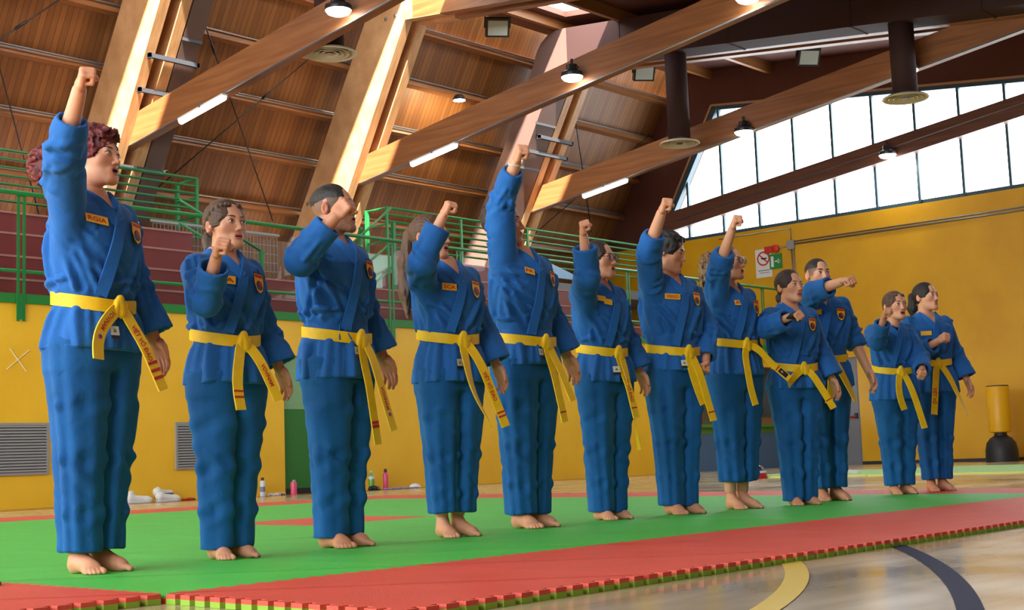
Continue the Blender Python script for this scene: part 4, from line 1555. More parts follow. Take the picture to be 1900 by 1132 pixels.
def build_person(S):
    h = S['h']; s = h / 1.70; male = S['male']; hs = S.get('hs', .98 + .25 * (s - .96))
    q = S.get('q', 1.0)                          # voxel coarseness
    seed = S['seed']
    nz = Noise(seed)
    skin = S.get('skin', srgb(214, 158, 124))
    root = empty('person', (S['pos'][0], S['pos'][1], .0307), math.radians(S['phi'] + 90))
    tag(root, S['label'], 'person', 'students in blue uniforms standing in a row')
    lean = np.array([0, S.get('lean', 0.0), 0])
    wf = S.get('w', 1.0) * (1.08 if male else 1.0)
    # ---------------- joints
    SH = {}
    for sd, k in ((-1, 'R'), (1, 'L')):
        SH[k] = np.array([sd * .155 * s * wf, .012, 1.374 * s])
    SH['R'] = SH['R'] + np.array(S.get('rs', (0, 0, 0)))
    SH['L'] = SH['L'] + np.array(S.get('ls', (0, 0, 0)))
    arms = {'R': S['R'], 'L': S['L']}
    # ---------------- torso of the jacket
    zs = np.array([.76, .86, .94, .985, 1.015, 1.05, 1.12, 1.22, 1.31, 1.375, 1.415, 1.455, 1.48]) * s
    fem = [.205, .196, .178, .160, .152, .160, .170, .176, .176, .156, .112, .078, .068]
    mal = [.200, .192, .178, .164, .158, .168, .182, .194, .196, .176, .126, .086, .072]
    ta = np.array(mal if male else fem) * s * S.get('w', 1.0)
    tb = np.array([.158, .152, .138, .124, .116, .122, .130, .138, .132, .108, .086, .072, .066]) * s * S.get('d', 1.0)
    tcy = np.array([.0, .0, .0, 0, 0, 0, 0, -.002, 0, .008, .018, .024, .026])
    tcx = np.zeros(len(zs))
    zhem = S.get('hem', .80) * s
    zb = S.get('belt', 1.018) * s
    zv = S.get('vneck', 1.325) * s
    fa = S.get('fold', 1.0)

    def xl(z):                                                       # edge of the overlapping left front panel
        return np.interp(z, [zhem, zb, zv, 1.44 * s], [-.115 * s, -.085 * s, .0, .060 * s])

    def surf(a, z, off=0.0):
        """point on the plain torso shape at angle a (deg from the front, + to the wearer's left)"""
        A_, B_ = np.interp(z, zs, ta), np.interp(z, zs, tb)
        ar = math.radians(a)
        ux, uy = math.sin(ar), -math.cos(ar)
        r_ = (abs(ux / A_) ** 2.4 + abs(uy / B_) ** 2.4) ** (-1 / 2.4)
        return np.array([ux * (r_ + off), uy * (r_ + off) + np.interp(z, zs, tcy), z])

    rg = np.random.RandomState(seed)
    U = lambda a, b: rg.uniform(a, b)
    RT = .15 * s
    TC, SKC = [], []

    def seg(a0, z0, a1, z1, w, dp):
        return (math.radians(a0) * RT, z0 * s, math.radians(a1) * RT, z1 * s, w, dp * fa)
    for i in range(8):                                               # fanning from the right armpit over the front
        TC.append(seg(-78 + U(-14, 10), 1.28 + U(-.05, .05), -66 + i * 14 + U(-5, 5), 1.045 + U(0, .05), U(.009, .015), .0105 if i % 2 == 0 else -.0095))
    for i in range(5):                                               # from the left shoulder and chest
        TC.append(seg(62 + U(-14, 8), 1.35 + U(-.08, .0), 15 + i * 19 + U(-6, 6), 1.045 + U(0, .06), U(.009, .015), .0115 if i % 2 == 0 else -.010))
    for i in range(8):                                               # back and flanks
        a = 80 + i * 27
        TC.append(seg(a + U(-22, 22), 1.33 + U(-.10, .03), a + U(-10, 10), 1.045 + U(0, .03), U(.010, .015), .012 if i % 2 == 0 else -.011))
    for i in range(7):                                               # blousing just above the belt
        a = U(-180, 180)
        TC.append(seg(a, 1.072 + U(-.01, .02), a + U(18, 44), 1.078 + U(-.015, .02), .010, .010))
    for i in range(5):                                               # chest pulls towards the raised arm
        TC.append(seg(-60 + U(-10, 25), 1.20 + i * .03, -88, 1.30 + i * .012, .008, .008 if i % 2 else -.008))
    for i in range(18):                                              # skirt pleats
        a = -180 + i * 20 + U(-7, 7)
        SKC.append((math.radians(a) * RT, zb - .025 * s, math.radians(a + U(-8, 8)) * RT, zhem - .02, U(.010, .018), (.0095 if i % 2 == 0 else -.0085) * fa))

    def crease2(u, v, segs, per):
        o = np.zeros(u.shape, F32)
        for sg__ in segs:
            u0, v0, u1, v1, w, dp = sg__[:6]
            du = (u - F32(u0) + F32(per / 2)) % F32(per) - F32(per / 2)
            dv = v - F32(v0)
            eu = (u1 - u0 + per / 2) % per - per / 2; ev = v1 - v0
            tt = np.clip((du * F32(eu) + dv * F32(ev)) / F32(max(eu * eu + ev * ev, 1e-8)), 0, 1)
            x = np.sqrt((du - tt * F32(eu)) ** 2 + (dv - tt * F32(ev)) ** 2) / F32(w)
            if len(sg__) > 6:
                dp = dp * np.sqrt(np.clip(4 * tt * (1 - tt), 0, 1))
            o += np.asarray(dp, F32) * (np.exp(-x * x) - F32(.38) * np.exp(-(x - F32(1.75)) ** 2 * F32(1.6)))
        return o

    def d_torso(P):
        d = loft(P, zs, ta, tb, tcx, tcy).astype(F32)
        m = np.abs(d) < .05
        Q = P[m]
        z = Q[..., 2]
        up = np.clip((z - zb) / .03, 0, 1) * np.clip((1.45 * s - z) / .05, 0, 1)
        f2 = nz(Q * np.array([19, 19, 8], F32) + 7)
        u = np.arctan2(Q[..., 0], -Q[..., 1]) * F32(RT)
        per = 2 * math.pi * RT
        e = crease2(u, z, TC, per) * up + f2 * .003 * up + crease2(u, z, SKC, per) * np.clip((zb - .02 - z) / .03, 0, 1)
        e = np.clip(e, -.0115, .015)
        fr = (Q[..., 1] < .0) & (Q[..., 0] > xl(z).astype(F32))
        d[m] -= (e + np.where(fr, F32(.006), F32(0))).astype(F32)
        return d

    sl = {}
    for k in 'RL':
        A = arms[k]
        E, W = np.array(A['E'], float), np.array(A['W'], float)
        dr = unit(W - E)
        Cq = E + (W - E) * A.get('cuff', .82)
        sl[k] = (SH[k], E, W, Cq, dr, A.get('rc', .070) * s ** .5)

    SLC = {}
    for k in 'RL':
        Sx, E, W, Cq, dr, rc = sl[k]
        L_ = []
        for (p0, p1, bone) in ((Sx, E, 0), (E, Cq, 1)):
            dd_ = unit(p1 - p0); ln_ = np.linalg.norm(p1 - p0)
            e1 = unit(np.cross(dd_, [.3, .5, .8])); e2 = np.cross(dd_, e1)
            sg_ = []
            per = 2 * math.pi * .065
            for i in range(7):                                        # diagonal drag folds, denser towards the elbow
                u0 = U(0, per)
                tv = ln_ * (1 - U(0, 1) ** 1.6) if bone == 0 else ln_ * U(0, 1) ** 1.5 * .85
                sg_.append((u0, tv, u0 + U(.10, .20), tv + U(-.09, .09), U(.010, .017), (.0085 if i % 2 == 0 else -.0080) * fa, 1))
            for i in range(3):
                u0 = U(0, per)
                sg_.append((u0, .02, u0 + U(-.05, .05), ln_, .011, (.009 if i % 2 == 0 else -.008) * fa))
            L_.append((p0, dd_, e1, e2, ln_, sg_, per))
        SLC[k] = L_

    def sleeve_folds(Q, k):
        o = np.zeros(Q.shape[:-1], F32)
        for p0, dd_, e1, e2, ln_, sg_, per in SLC[k]:
            r_ = Q - np.array(p0, F32)
            v = r_ @ np.array(dd_, F32)
            u = np.arctan2(r_ @ np.array(e2, F32), r_ @ np.array(e1, F32)) * F32(.065)
            wv = np.clip((v + .04) / .05, 0, 1) * np.clip((ln_ + .05 - v) / .05, 0, 1)
            o += crease2(u, v, sg_, per) * wv
        return o

    def d_sleeve(P, k):
        Sx, E, W, Cq, dr, rc = sl[k]
        r0, r1 = .068 * s, arms[k].get('r1', .062) * s
        u = cone(P, Sx + np.array([0, 0, -.012]), E, r0, r1)
        hang = 1 - abs(unit(E - Sx)[2])
        if hang > .25:
            u = smin(u, cone(P, Sx + np.array([0, 0, -.040]), E + np.array([0, 0, -.022]), r0 * .82, r1 * .85), .03)
        if E[2] > Sx[2] + .02:
            sg_ = -1 if k == 'R' else 1
            u = smin(u, cone(P, np.array([sg_ * .105 * s * wf, .005, 1.17 * s]), Sx + (E - Sx) * .75, .060 * s, .052 * s), .06)
        ext = Cq + dr * .06
        fl = arms[k].get('flat')
        f = cone(P, E, ext, r1, rc) if fl is None else smin(cone(P, E, Cq - dr * .05, r1, rc * .98), cone(P, Cq - dr * .10, ext, rc, rc * 1.12, unit(np.cross(dr, fl)), 1.45), .03)
        hf = 1 - abs(dr[2])
        if hf > .3:
            f = smin(f, cone(P, E + np.array([0, 0, -.020]), ext + np.array([0, 0, -.014]), r1 * .95, rc * .92), .03)
        m = np.minimum(u, f) < .05
        Q = P[m]
        e = (sleeve_folds(Q, k) + nz(Q * 24 + 11) * .002).astype(F32)
        t = (P - np.array(Cq, F32)) @ np.array(dr, F32)
        f = f.astype(F32); u = u.astype(F32)
        inner = f + (.0135 if q < 1.1 else .020)
        fade = np.clip((-t[m] - .045) / .05, 0, 1).astype(F32)
        f[m] -= e * fade; u[m] -= e
        f = smax(f, t, .002)
        f = np.where(t > -.075, np.maximum(f, -inner), f)
        d = smin(u, f, .035)
        return d

    def d_trunk_arms(P):
        d = d_torso(P)
        for k in 'RL':
            d = smin(d, d_sleeve(P, k), .035)
        return d

    hp = np.array([S.get('hx', 0.0), -.012 + S.get('hy', 0.0), h - .122 * hs - S.get('hz', .006)])
    RH = rotz(math.radians(S.get('hyaw', 0))) @ rotx(math.radians(S.get('hpitch', 0))) @ roty(math.radians(S.get('hroll', 0)))

    def d_jacket(P):
        d = d_torso(P)
        z = P[..., 2]; y = P[..., 1]; x = P[..., 0]
        shell = loft(P, zs, ta, tb, tcx, tcy).astype(F32) + .036
        d = np.maximum(d, zhem + .010 * nz(P * np.array([6, 6, 0], F32)) * fa - z)
        d = np.where(z < zb - .05, np.maximum(d, -shell), d)
        nk = cone(P, (0, .022, 1.425 * s), (hp[0] * .5, .012 + hp[1] * .3, 1.60 * s), .070 * s, .085 * s)
        v = np.abs(x) - np.clip((z - zv) / (1.44 * s - zv), 0, 3).astype(F32) * .060 * s
        v = np.maximum(v, np.maximum(y - .03, zv - z))
        d = smax(d, -np.minimum(nk, v), .004)
        for k in 'RL':
            d = smin(d, d_sleeve(P, k), .030)
        return d

    pts = np.array([p for k in 'RL' for p in (sl[k][0], sl[k][1], sl[k][3])])
    lo = np.minimum(pts.min(0) - .13, [-.26, -.22, zhem - .03]); hi = np.maximum(pts.max(0) + .13, [.26, .22, 1.5 * s])
    V, F = sdf_mesh(d_jacket, lo, hi, .0078 * q)
    jk = mesh_obj('jacket', V, F, M_GI, root, True)

    # ---------------- trousers
    fx = S.get('fx', .053) * s
    lz = np.array([.06, .14, .30, .47, .62, .76, .86]) * s
    la = np.array([.066, .068, .072, .080, .094, .106, .108]) * s * S.get('lw', 1.0)
    lb = np.array([.084, .086, .090, .099, .110, .122, .124]) * s * S.get('lw', 1.0)
    phs = S.get('phem', .075) * s

    LGC = {-1: [], 1: []}
    RL = .09 * s
    for sd in (-1, 1):
        for i in range(6):                                            # long vertical folds
            a0 = -math.pi + i * 1.047 + U(-.3, .3)
            zz = [.84, .62, .42, .22, .07]
            uu = [(a0 + U(-.06, .06)) * RL for _ in zz]
            d_ = (.0080 if i % 2 == 0 else -.0075) * fa
            w_ = U(.016, .030)
            j0 = 0 if U(0, 1) > .35 else 1
            for j in range(j0, 4):
                LGC[sd].append((uu[j], zz[j] * s, uu[j + 1], zz[j + 1] * s, w_, d_))
        for i in range(4):                                            # drag lines at the knee
            zz = U(.34, .60) * s; u0 = U(-math.pi, math.pi) * RL
            LGC[sd].append((u0, zz, u0 + U(.10, .20), zz - U(.05, .16), U(.013, .020), (.0055 if i % 2 else -.0055) * fa, 1))

    def d_trous(P):
        z = P[..., 2]
        dd = None
        for sd in (-1, 1):
            cx = np.interp(lz, [lz[0], lz[-1]], [sd * fx, sd * .088 * s])
            cy = np.array([.016, .012, .008, .000, -.004, 0, 0]) + (S.get('stag', 0) * sd * np.linspace(1, 0, 7))
            ez = np.minimum(z, lz[-1] - .001)
            Q = np.stack([P[..., 0], P[..., 1], ez], -1)
            l = loft(Q, lz - np.array([.2] + [0] * 6), la, lb, cx, cy, 2.2).astype(F32)
            inner = l + .036
            m = np.abs(l) < .05
            Qm = Q[m]
            f2 = nz(Qm * np.array([8, 8, 14], F32) + sd * 9)
            uq = np.arctan2(Qm[..., 1] - F32(.005), (Qm[..., 0] - np.interp(Qm[..., 2], lz, cx).astype(F32))) * F32(RL)
            l[m] -= (crease2(uq, Qm[..., 2], LGC[sd], 2 * math.pi * RL) + f2 * .0015).astype(F32)
            l = np.maximum(l, phs - z + .004 * np.sin(P[..., 0] * 30 + seed))
            l = np.where(z < phs + .09, np.maximum(l, -inner), l)
            l = smax(l, z - lz[-1], .01)
            dd = l if dd is None else smin(dd, l, .010)
        pel = loft(P, np.array([.76, .86, .95, 1.03]) * s, np.array([.176, .182, .164, .13]) * s * S.get('lw', 1.0), np.array([.12, .132, .122, .10]) * s, np.zeros(4), np.zeros(4))
        return smin(dd, pel, .03)

    V, F = sdf_mesh(d_trous, (-.24, -.21, phs - .04), (.24, .21, 1.04 * s), .0078 * q)
    tr_ = mesh_obj('trousers', V, F, M_GIP, root, True)

    # ---------------- body: one skin mesh
    VV, FF, CC = [], [], []

    def add(V, F, C):
        n = sum(len(v) for v in VV)
        VV.append(V); FF.append(np.asarray(F) + n); CC.append(C)

    mouth = S.get('mouth', 0.0)
    Vh, Fh = sdf_mesh(lambda P: head_sdf(P, male, mouth), (-.10, -.13, -.20), (.10, .12, .13), .0034 * max(1, q * .9))
    Ch = head_color(Vh, skin, male, mouth, S.get('beard', 0), 1.0 if S['hair'] == 'fade' else 0)
    add(Vh * hs @ RH.T + hp, Fh, Ch)
    nkb = hp + RH @ np.array([0, .038, -.15]) * hs

    def d_core(P):
        d = loft(P, zs, ta * .86, tb * .86, tcx, tcy)
        d = np.maximum(d, np.maximum(P[..., 2] - 1.47 * s, .93 * s - P[..., 2]))
        d = smin(d, cone(P, (0, .022, 1.40 * s), nkb, .066 * s, .052 * s), .03)
        for sd in (-1, 1):
            d = smin(d, cone(P, (sd * .085 * s, 0, .95 * s), (sd * fx, .01, .45 * s), .060 * s, .052 * s), .02)
            d = smin(d, cone(P, (sd * fx, .01, .45 * s), (sd * fx, .028, .12), .050 * s, .037), .02)
        return d

    Vc, Fc = sdf_mesh(d_core, (-.22, -.17, .05), (.22, .19, 1.54 * s), .013)
    add(Vc, Fc, np.tile(np.array(skin), (len(Vc), 1)))
    for k in 'RL':
        Sx, E, W, Cq, dr, rc = sl[k]
        A = arms[k]
        fr_ = .031 * s if not male else .035 * s
        Va, Fa = sdf_mesh(lambda P: smin(cone(P, Sx, E, .045 * s, .039 * s), cone(P, E, W, fr_ * 1.28, fr_ * .84), .02),
                          np.minimum(np.minimum(Sx, E), W) - .07, np.maximum(np.maximum(Sx, E), W) + .07, .0075)
        add(Va, Fa, np.tile(np.array(skin), (len(Va), 1)))
        T = FIST if A.get('hand', 'fist') == 'fist' else HAND
        Hd = unit(A['hd']) if 'hd' in A else dr
        R = align(Hd, -np.array(A['palm'], float))
        Vt = T[0].copy(); Ft = T[1]
        if k == 'R':
            Vt[:, 0] *= -1; Ft = Ft[:, ::-1]
        hsz = S.get('hand', .97 if male else .90) * (.55 + .45 * s)
        ch = np.array(skin) * np.array([1.0, .93, .90])
        cn_ = (Noise(3)(Vt.astype(F32) * 70)[:, None] * .05 + 1) * ch
        if S.get('glove') == k:
            g_ = Vt[:, 2] < .068
            cn_[g_] = (.010, .010, .013)
        add((Vt * hsz) @ R.T + W, Ft, cn_)
    for sd in (-1, 1):
        Vt = FOOT[0].copy(); Ft = FOOT[1]
        if sd == 1:
            Vt[:, 0] *= -1; Ft = Ft[:, ::-1]
        fs_ = (.86 if not male else .95) * (.4 + .6 * s)
        R = rotz(sd * math.radians(S.get('toe', 14)))
        cf = np.array(skin) * np.array([.98, .90, .86]) * (Noise(4)(Vt.astype(F32) * 50)[:, None] * .06 + 1)
        add((Vt * fs_) @ R.T + np.array([sd * fx, .008 + S.get('stag', 0) * sd, 0]), Ft, cf)
    V = np.concatenate(VV); F = np.concatenate(FF); C = np.concatenate(CC)
    bd = mesh_obj('body', V, F, M_SKIN, root, True)
    at = bd.data.color_attributes.new('Col', 'FLOAT_COLOR', 'POINT')
    at.data.foreach_set('color', np.c_[C, np.ones(len(C))].astype(F32).ravel())

    toP = lambda L: np.asarray(L) * hs @ RH.T + hp
    # ---------------- hair, eyes, brows
    hc = S['hcol']
    Vq, Fq = sdf_mesh(lambda P: hair_sdf(P, S['hair'], seed + 50), (-.13, -.13, -.42 if S['hair'] == 'ponytail_long' else -.26), (.13, .31 if S['hair'] == 'curly_red' else .25, .165), .0040 * max(1, q * .85))
    hr_ = mesh_obj('hair', toP(Vq), Fq, HAIR[hc], root, True)
    hfn = lambda P: head_sdf(P, male, mouth)
    mb_ = mat('brow_' + hc, EYEBROW[hc], rough=.7)
    for sx in (-1, 1):
        nu, nv = 14, 8
        g = []
        half = .0150 if male else .0160; op = (.0062 if male else .0070) * S.get('eye', 1.0)
        for j in range(nv + 1):
            for i in range(nu + 1):
                u = -1 + 2 * i / nu; v = -1 + 2 * j / nv
                sh = max(0.0, 1 - abs(u) ** 2.2)
                g.append((sx * .031 + u * half, (.0110 + v * op * sh * (1.05 if v > 0 else .8) + .0008 * u * sx)))
        g = np.array(g)
        O = np.c_[g[:, 0], np.full(len(g), -.16), g[:, 1]]
        Pt, hit = march(hfn, O, np.tile([0, 1., 0], (len(O), 1)), .12, 90)
        Pt[:, 1] -= .0012
        fs_, mi_ = [], []
        gx = S.get('gaze', 0) * .004
        for j in range(nv):
            for i in range(nu):
                a = j * (nu + 1) + i
                fs_.append((a, a + 1, a + nu + 2, a + nu + 1))
                cx = (g[a, 0] + g[a + 1, 0]) / 2 - sx * .031 - gx; cz = (g[a, 1] + g[a + nu + 1, 1]) / 2 - .0115
                mi_.append(1 if cx * cx + cz * cz < .0054 ** 2 else 0)
        ey = mesh_obj('eye', toP(Pt), fs_, None, root, True, mats=[M_EYEW, M_IRIS], midx=mi_)
        up = Pt[nv * (nu + 1):(nv + 1) * (nu + 1)]
        up = up + np.array([0, -.0006, .0004])
        V_, F_, _ = ribbon(toP(up), np.tile(RH @ np.array([0, -1., 0]), (len(up), 1)), .0030 * hs, .001)
        mesh_obj('eyelashes', V_, F_, M_PBLK, ey)
        t = np.linspace(0, 1, 9)
        bx = sx * (.013 + .038 * t); bz = .0315 + .0050 * np.sin(t * 2.4) - .002 * t
        O = np.c_[bx, np.full(9, -.16), bz]
        Pb, hit = march(hfn, O, np.tile([0, 1., 0], (9, 1)), .14, 90)
        Pb[:, 1] -= .0008
        ww_ = (.0078 if male else .0052) * hs * np.array([.6, .9, 1, 1, 1, .95, .8, .6, .25])
        V_, F_, _ = ribbon(toP(Pb), np.tile(RH @ np.array([0, -1., .15]), (9, 1)), ww_, .0012)
        mesh_obj('eyebrow', V_, F_, mb_, root)
    if S.get('glasses'):
        gl = MB()
        yb = -.104
        rr = .0215
        for sx in (-1, 1):
            c = np.array([sx * .0325, yb, .010])
            ring = [c + np.array([rr * 1.08 * math.cos(a), .004 * abs(math.cos(a)) * (1 if math.cos(a) * sx > 0 else 0), rr * .92 * math.sin(a)]) for a in np.linspace(0, 2 * math.pi, 25)]
            gl.tube([Vector(toP(p)) for p in ring], .0021, 6)
            gl.tube([Vector(toP(p)) for p in ((sx * .0555, yb + .006, .016), (sx * .072, yb + .03, .016), (sx * .080, .0, .014), (sx * .081, .018, .006))], .0018, 6)
        gl.tube([Vector(toP(p)) for p in ((-.011, yb, .013), (0, yb - .003, .015), (.011, yb, .013))], .0018, 6)
        go = gl.build('spectacles', M_GFRAME, root, True)
        for sx in (-1, 1):
            ring = [toP(np.array([sx * .0325 + rr * 1.02 * math.cos(a), yb, .010 + rr * .87 * math.sin(a)])) for a in np.linspace(0, 2 * math.pi, 21)[:-1]]
            mesh_obj('lens', ring, [tuple(range(20))], M_GLENS, go)
    if S['hair'] in ('ponytail_long', 'ponytail', 'curly_tail'):
        c = (0, .112, .062) if S['hair'] == 'ponytail_long' else (0, .108, .045)
        tor = [toP(np.array(c) + np.array([.022 * math.cos(a), .010 * math.sin(a) * .5, .022 * math.sin(a)])) for a in np.linspace(0, 2 * math.pi, 17)]
        MB().tube([Vector(p) for p in tor], .006, 6).build('hair_tie', M_PBLK, hr_, True)

    # ---------------- lapels
    def radial(pts2, fn, off=.004):
        """(angle deg from front, z) -> points on fn"""
        out, nn = [], []
        O, D = [], []
        for a, z in pts2:
            a = math.radians(a)
            d = np.array([math.sin(a), -math.cos(a), 0])
            O.append(np.array([0, 0, z]) + d * .36); D.append(-d); nn.append(d)
        Pp, hit = march(fn, np.array(O), np.array(D), .36, 80)
        return Pp + np.array(nn) * off, np.array(nn)

    def front(xz, fn, off=.004):
        O = np.array([[x, -.45, z] for x, z in xz])
        Pp, hit = march(fn, O, np.tile([0, 1., 0], (len(O), 1)), .6, 110)
        Pp[:, 1] -= off
        return Pp

    lw = .050 * s
    for sd in (-1, 1):
        zt = 1.452 * s
        nb = [(0, .094 * s, zt + .006), (sd * .040 * s, .082 * s, zt + .008), (sd * .066 * s, .045 * s, zt + .004), (sd * .076 * s, .0, 1.437 * s)]
        tt = np.linspace(0, 1, 8 if sd == -1 else 14)
        if sd == -1:
            xz = [(-.073 * s + (.071 * s) * t, 1.415 * s + (zv - .012 - 1.415 * s) * t) for t in tt]
        else:
            xz = [(np.interp(z, [zb, zv, 1.415 * s], [-.078 * s, .010 * s, .073 * s]), z) for z in 1.415 * s + (zb + .01 - 1.415 * s) * tt]
        fp = front(xz, d_torso, .003 if sd == -1 else .006)
        C = np.concatenate([np.array(nb), fp])
        C = resample(smooth_pts(C, 3), 40)
        N = []
        for p in C:
            r_ = np.array([p[0], p[1] - .02, 0])
            N.append(unit(unit(r_) + np.array([0, 0, .35 if p[2] > 1.40 * s else .1])))
        V_, F_, _ = ribbon(C, N, lw, .007)
        autosmooth(mesh_obj('lapel', V_, F_, M_GI, jk), 50)
    if S.get('shirt'):
        xz = [(x, z) for z in (1.335 * s, 1.36 * s, 1.385 * s, 1.405 * s) for x in (-.05, -.025, 0, .025, .05)]
        fp = front(xz, lambda P: loft(P, zs, ta * .86, tb * .86, tcx, tcy), .004)
        mesh_obj('undershirt', fp, [(r_ * 5 + c, r_ * 5 + c + 1, r_ * 5 + c + 6, r_ * 5 + c + 5) for r_ in range(3) for c in range(4)], M_SHIRT, root, True)

    # ---------------- belt
    tilt = S.get('btilt', .028)
    ang = np.linspace(-180, 180, 65)[:-1]
    Cb, Nb = radial([(a, zb - tilt * math.cos(math.radians(a))) for a in ang], d_torso, .002)
    rad = np.linalg.norm(Cb[:, :2], axis=1)
    rs_ = rad.copy()
    for _ in range(4):
        rs_ = np.maximum(rs_, (np.roll(rs_, 1) + np.roll(rs_, -1)) / 2)
    Cb[:, :2] *= (rs_ / rad)[:, None]
    bwid = .052 * (.6 + .4 * s)
    V_, F_, _ = ribbon(Cb, Nb, bwid, .006, True, np.tile([0, 0, 1.], (len(Cb), 1)))
    bl = autosmooth(mesh_obj('belt', V_, F_, M_BELT, root), 50)
    kx = S.get('kx', 0.0)
    ka = math.degrees(math.atan2(kx, .12 * s))
    Kp, Kn = radial([(ka, zb - tilt)], d_torso, .010)
    K = Kp[0]
    RK = rotz(math.radians(ka))

    def d_knot(P):
        Q = (P - np.array(K, F32)) @ np.array(RK, F32)
        d = rbox(Q, (0, -.010, 0), (.032, .014, .026), .012, roty(.30))
        d = smin(d, cone(Q, (-.004, -.014, .026), (.006, -.014, -.026), .019, .021, (0, 1, 0), 1.5), .003)
        d = smin(d, cone(Q, (.016, -.008, -.014), (-.020, -.010, -.022), .016, .016, (0, 1, 0), 1.3), .004)
        g_ = np.minimum(cone(Q, (-.021, -.028, .03), (-.012, -.028, -.03), .004, .004), cone(Q, (.016, -.028, .03), (.027, -.028, -.03), .004, .004))
        return smax(d, -g_, .003)

    V_, F_ = sdf_mesh(d_knot, K - .055, K + .055, .0035 * max(1, q * .8))
    mesh_obj('belt_knot', V_, F_, M_BELT, bl, True)

    def d_both(P): return np.minimum(d_torso(P), d_trous(P))

    rel = math.radians(S['rel'])
    for ti, tl in enumerate(S['tails']):
        di, dz, out = tl['d'][0], tl['d'][1], tl.get('out', .05)
        dx = (di - out * math.sin(rel)) / max(.5, math.cos(rel))
        bow = tl.get('bow', .0)
        sd = tl.get('side', -1 if ti == 0 else 1)
        u = np.linspace(0, 1, 22)
        px = K[0] + sd * .012 + dx * (u ** .8) + bow * np.sin(u * math.pi)
        pz = K[2] - .006 + dz * u + tl.get('up', .0) * np.sin(np.minimum(u * 2.2, 1) * math.pi)
        fp = front(np.c_[px, np.clip(pz, .3, None)], d_both, .010 + .004 * ti)
        yy = np.minimum.accumulate(np.minimum(fp[:, 1], K[1] - .012 - .0 * u))
        yy = yy - out * u ** 1.3
        Ct = smooth_pts(np.c_[px, yy, pz], 4)
        Ct = resample(Ct, 26)
        tw = math.radians(tl.get('twist', 0))
        nn = []
        for i in range(len(Ct)):
            a = math.atan2(dx, abs(dz)) * .0 + tw * i / 25 + math.radians(tl.get('yaw', 0))
            nn.append((math.sin(a), -math.cos(a), .12))
        T_ = np.gradient(Ct, axis=0); T_ /= np.linalg.norm(T_, axis=1)[:, None]
        N = np.array(nn); N -= T_ * (N * T_).sum(1)[:, None]; N /= np.linalg.norm(N, axis=1)[:, None]
        wv = np.full(26, bwid); wv[:3] *= (.62, .8, .93)
        V_, F_, B = ribbon(Ct - N * .002, N, wv, .005)
        to = autosmooth(mesh_obj('belt_tail', V_, F_, M_BELT, bl), 50)
        sarc = np.r_[0, np.cumsum(np.linalg.norm(np.diff(Ct, axis=0), axis=1))]
        L = sarc[-1]

        def onto(a, b, off=.0042):
            """a = distance along the tail, b = across (wearer's view: + towards B)"""
            c = np.array([np.interp(a, sarc, Ct[:, k]) for k in range(3)])
            n_ = unit([np.interp(a, sarc, N[:, k]) for k in range(3)]); b_ = unit([np.interp(a, sarc, B[:, k]) for k in range(3)])
            return c + b_ * b + n_ * off

        for st in tl.get('stripes', ()):
            vs = []
            w_ = tl.get('sw', .008)
            for a in (L - st - w_, L - st):
                for b in (-.5, -.25, 0, .25, .5):
                    vs.append(onto(a, b * bwid * .97))
            mesh_obj('red_stripe', vs, [(i, i + 1, i + 6, i + 5) for i in range(4)], M_PRED, to)
        if 'text' in tl:
            TV, TF = text_cached(tl['text'])
            wid = TV[:, 0].max() - TV[:, 0].min()
            tlen = tl.get('tlen', .16)
            sc_ = tlen / wid
            yc = (TV[:, 1].max() + TV[:, 1].min()) / 2
            hh = (TV[:, 1].max() - TV[:, 1].min()) * sc_
            ky = min(1.0, bwid * .62 / hh) if hh > 0 else 1
            a0 = tl.get('tpos', L * .5)
            sgn_ = 1 if np.dot(np.cross(T_[12], B[12]), N[12]) > 0 else -1
            vs = [onto(a0 + v[0] * sc_, sgn_ * (v[1] - yc) * sc_ * ky * 1.25) for v in TV]
            mesh_obj('belt_lettering', vs, TF, M_PRED, to)
        if 'badge' in tl:
            a0 = tl['badge']
            for rr, mm, f0, f1, oo in ((.011, M_TAGW, 0, 24, .0046), (.0092, mat('badge_blue', srgb(52, 60, 130), rough=.5), 0, 12, .0052), (.0092, M_PRED, 12, 24, .0052)):
                vs = [onto(a0, 0, oo)] + [onto(a0 + rr * math.cos(2 * math.pi * k / 24 + .6), rr * math.sin(2 * math.pi * k / 24 + .6), oo) for k in range(f0, f1 + 1)]
                mesh_obj('belt_badge', vs, [(0, k, k + 1) for k in range(1, f1 - f0 + 1)], mm, to)
        if tl.get('blacktag'):
            vs = [onto(L - .085, -.019), onto(L - .085, .019), onto(L - .02, .019), onto(L - .02, -.019)]
            mesh_obj('black_tag', vs, [(0, 1, 2, 3)], M_PBLK, to)
            vs = [onto(L - .07, -.008, .005), onto(L - .07, .008, .005), onto(L - .05, .0, .005)]
            mesh_obj('tag_mark', vs, [(0, 1, 2)], M_TAGW, to)

    # ---------------- patches sewn on the jacket
    def plane_y(cx, cz, w, hgt, rot):
        """stiff cloth badge: least-squares plane of the jacket under it, pushed out until it clears the folds"""
        ca, sa = math.cos(rot), math.sin(rot)
        g_ = [(cx + u * ca - v * sa, cz + u * sa + v * ca) for u in np.linspace(-w / 2, w / 2, 6) for v in np.linspace(-hgt / 2, hgt / 2, 6)]
        fp = front(g_, d_jacket, 0)
        A_ = np.c_[fp[:, 0], fp[:, 2], np.ones(len(fp))]
        k_ = np.linalg.lstsq(A_, fp[:, 1], rcond=None)[0]
        res_ = fp[:, 1] - A_ @ k_
        k_[2] += np.percentile(res_, 6)
        return k_

    PLANES = {}

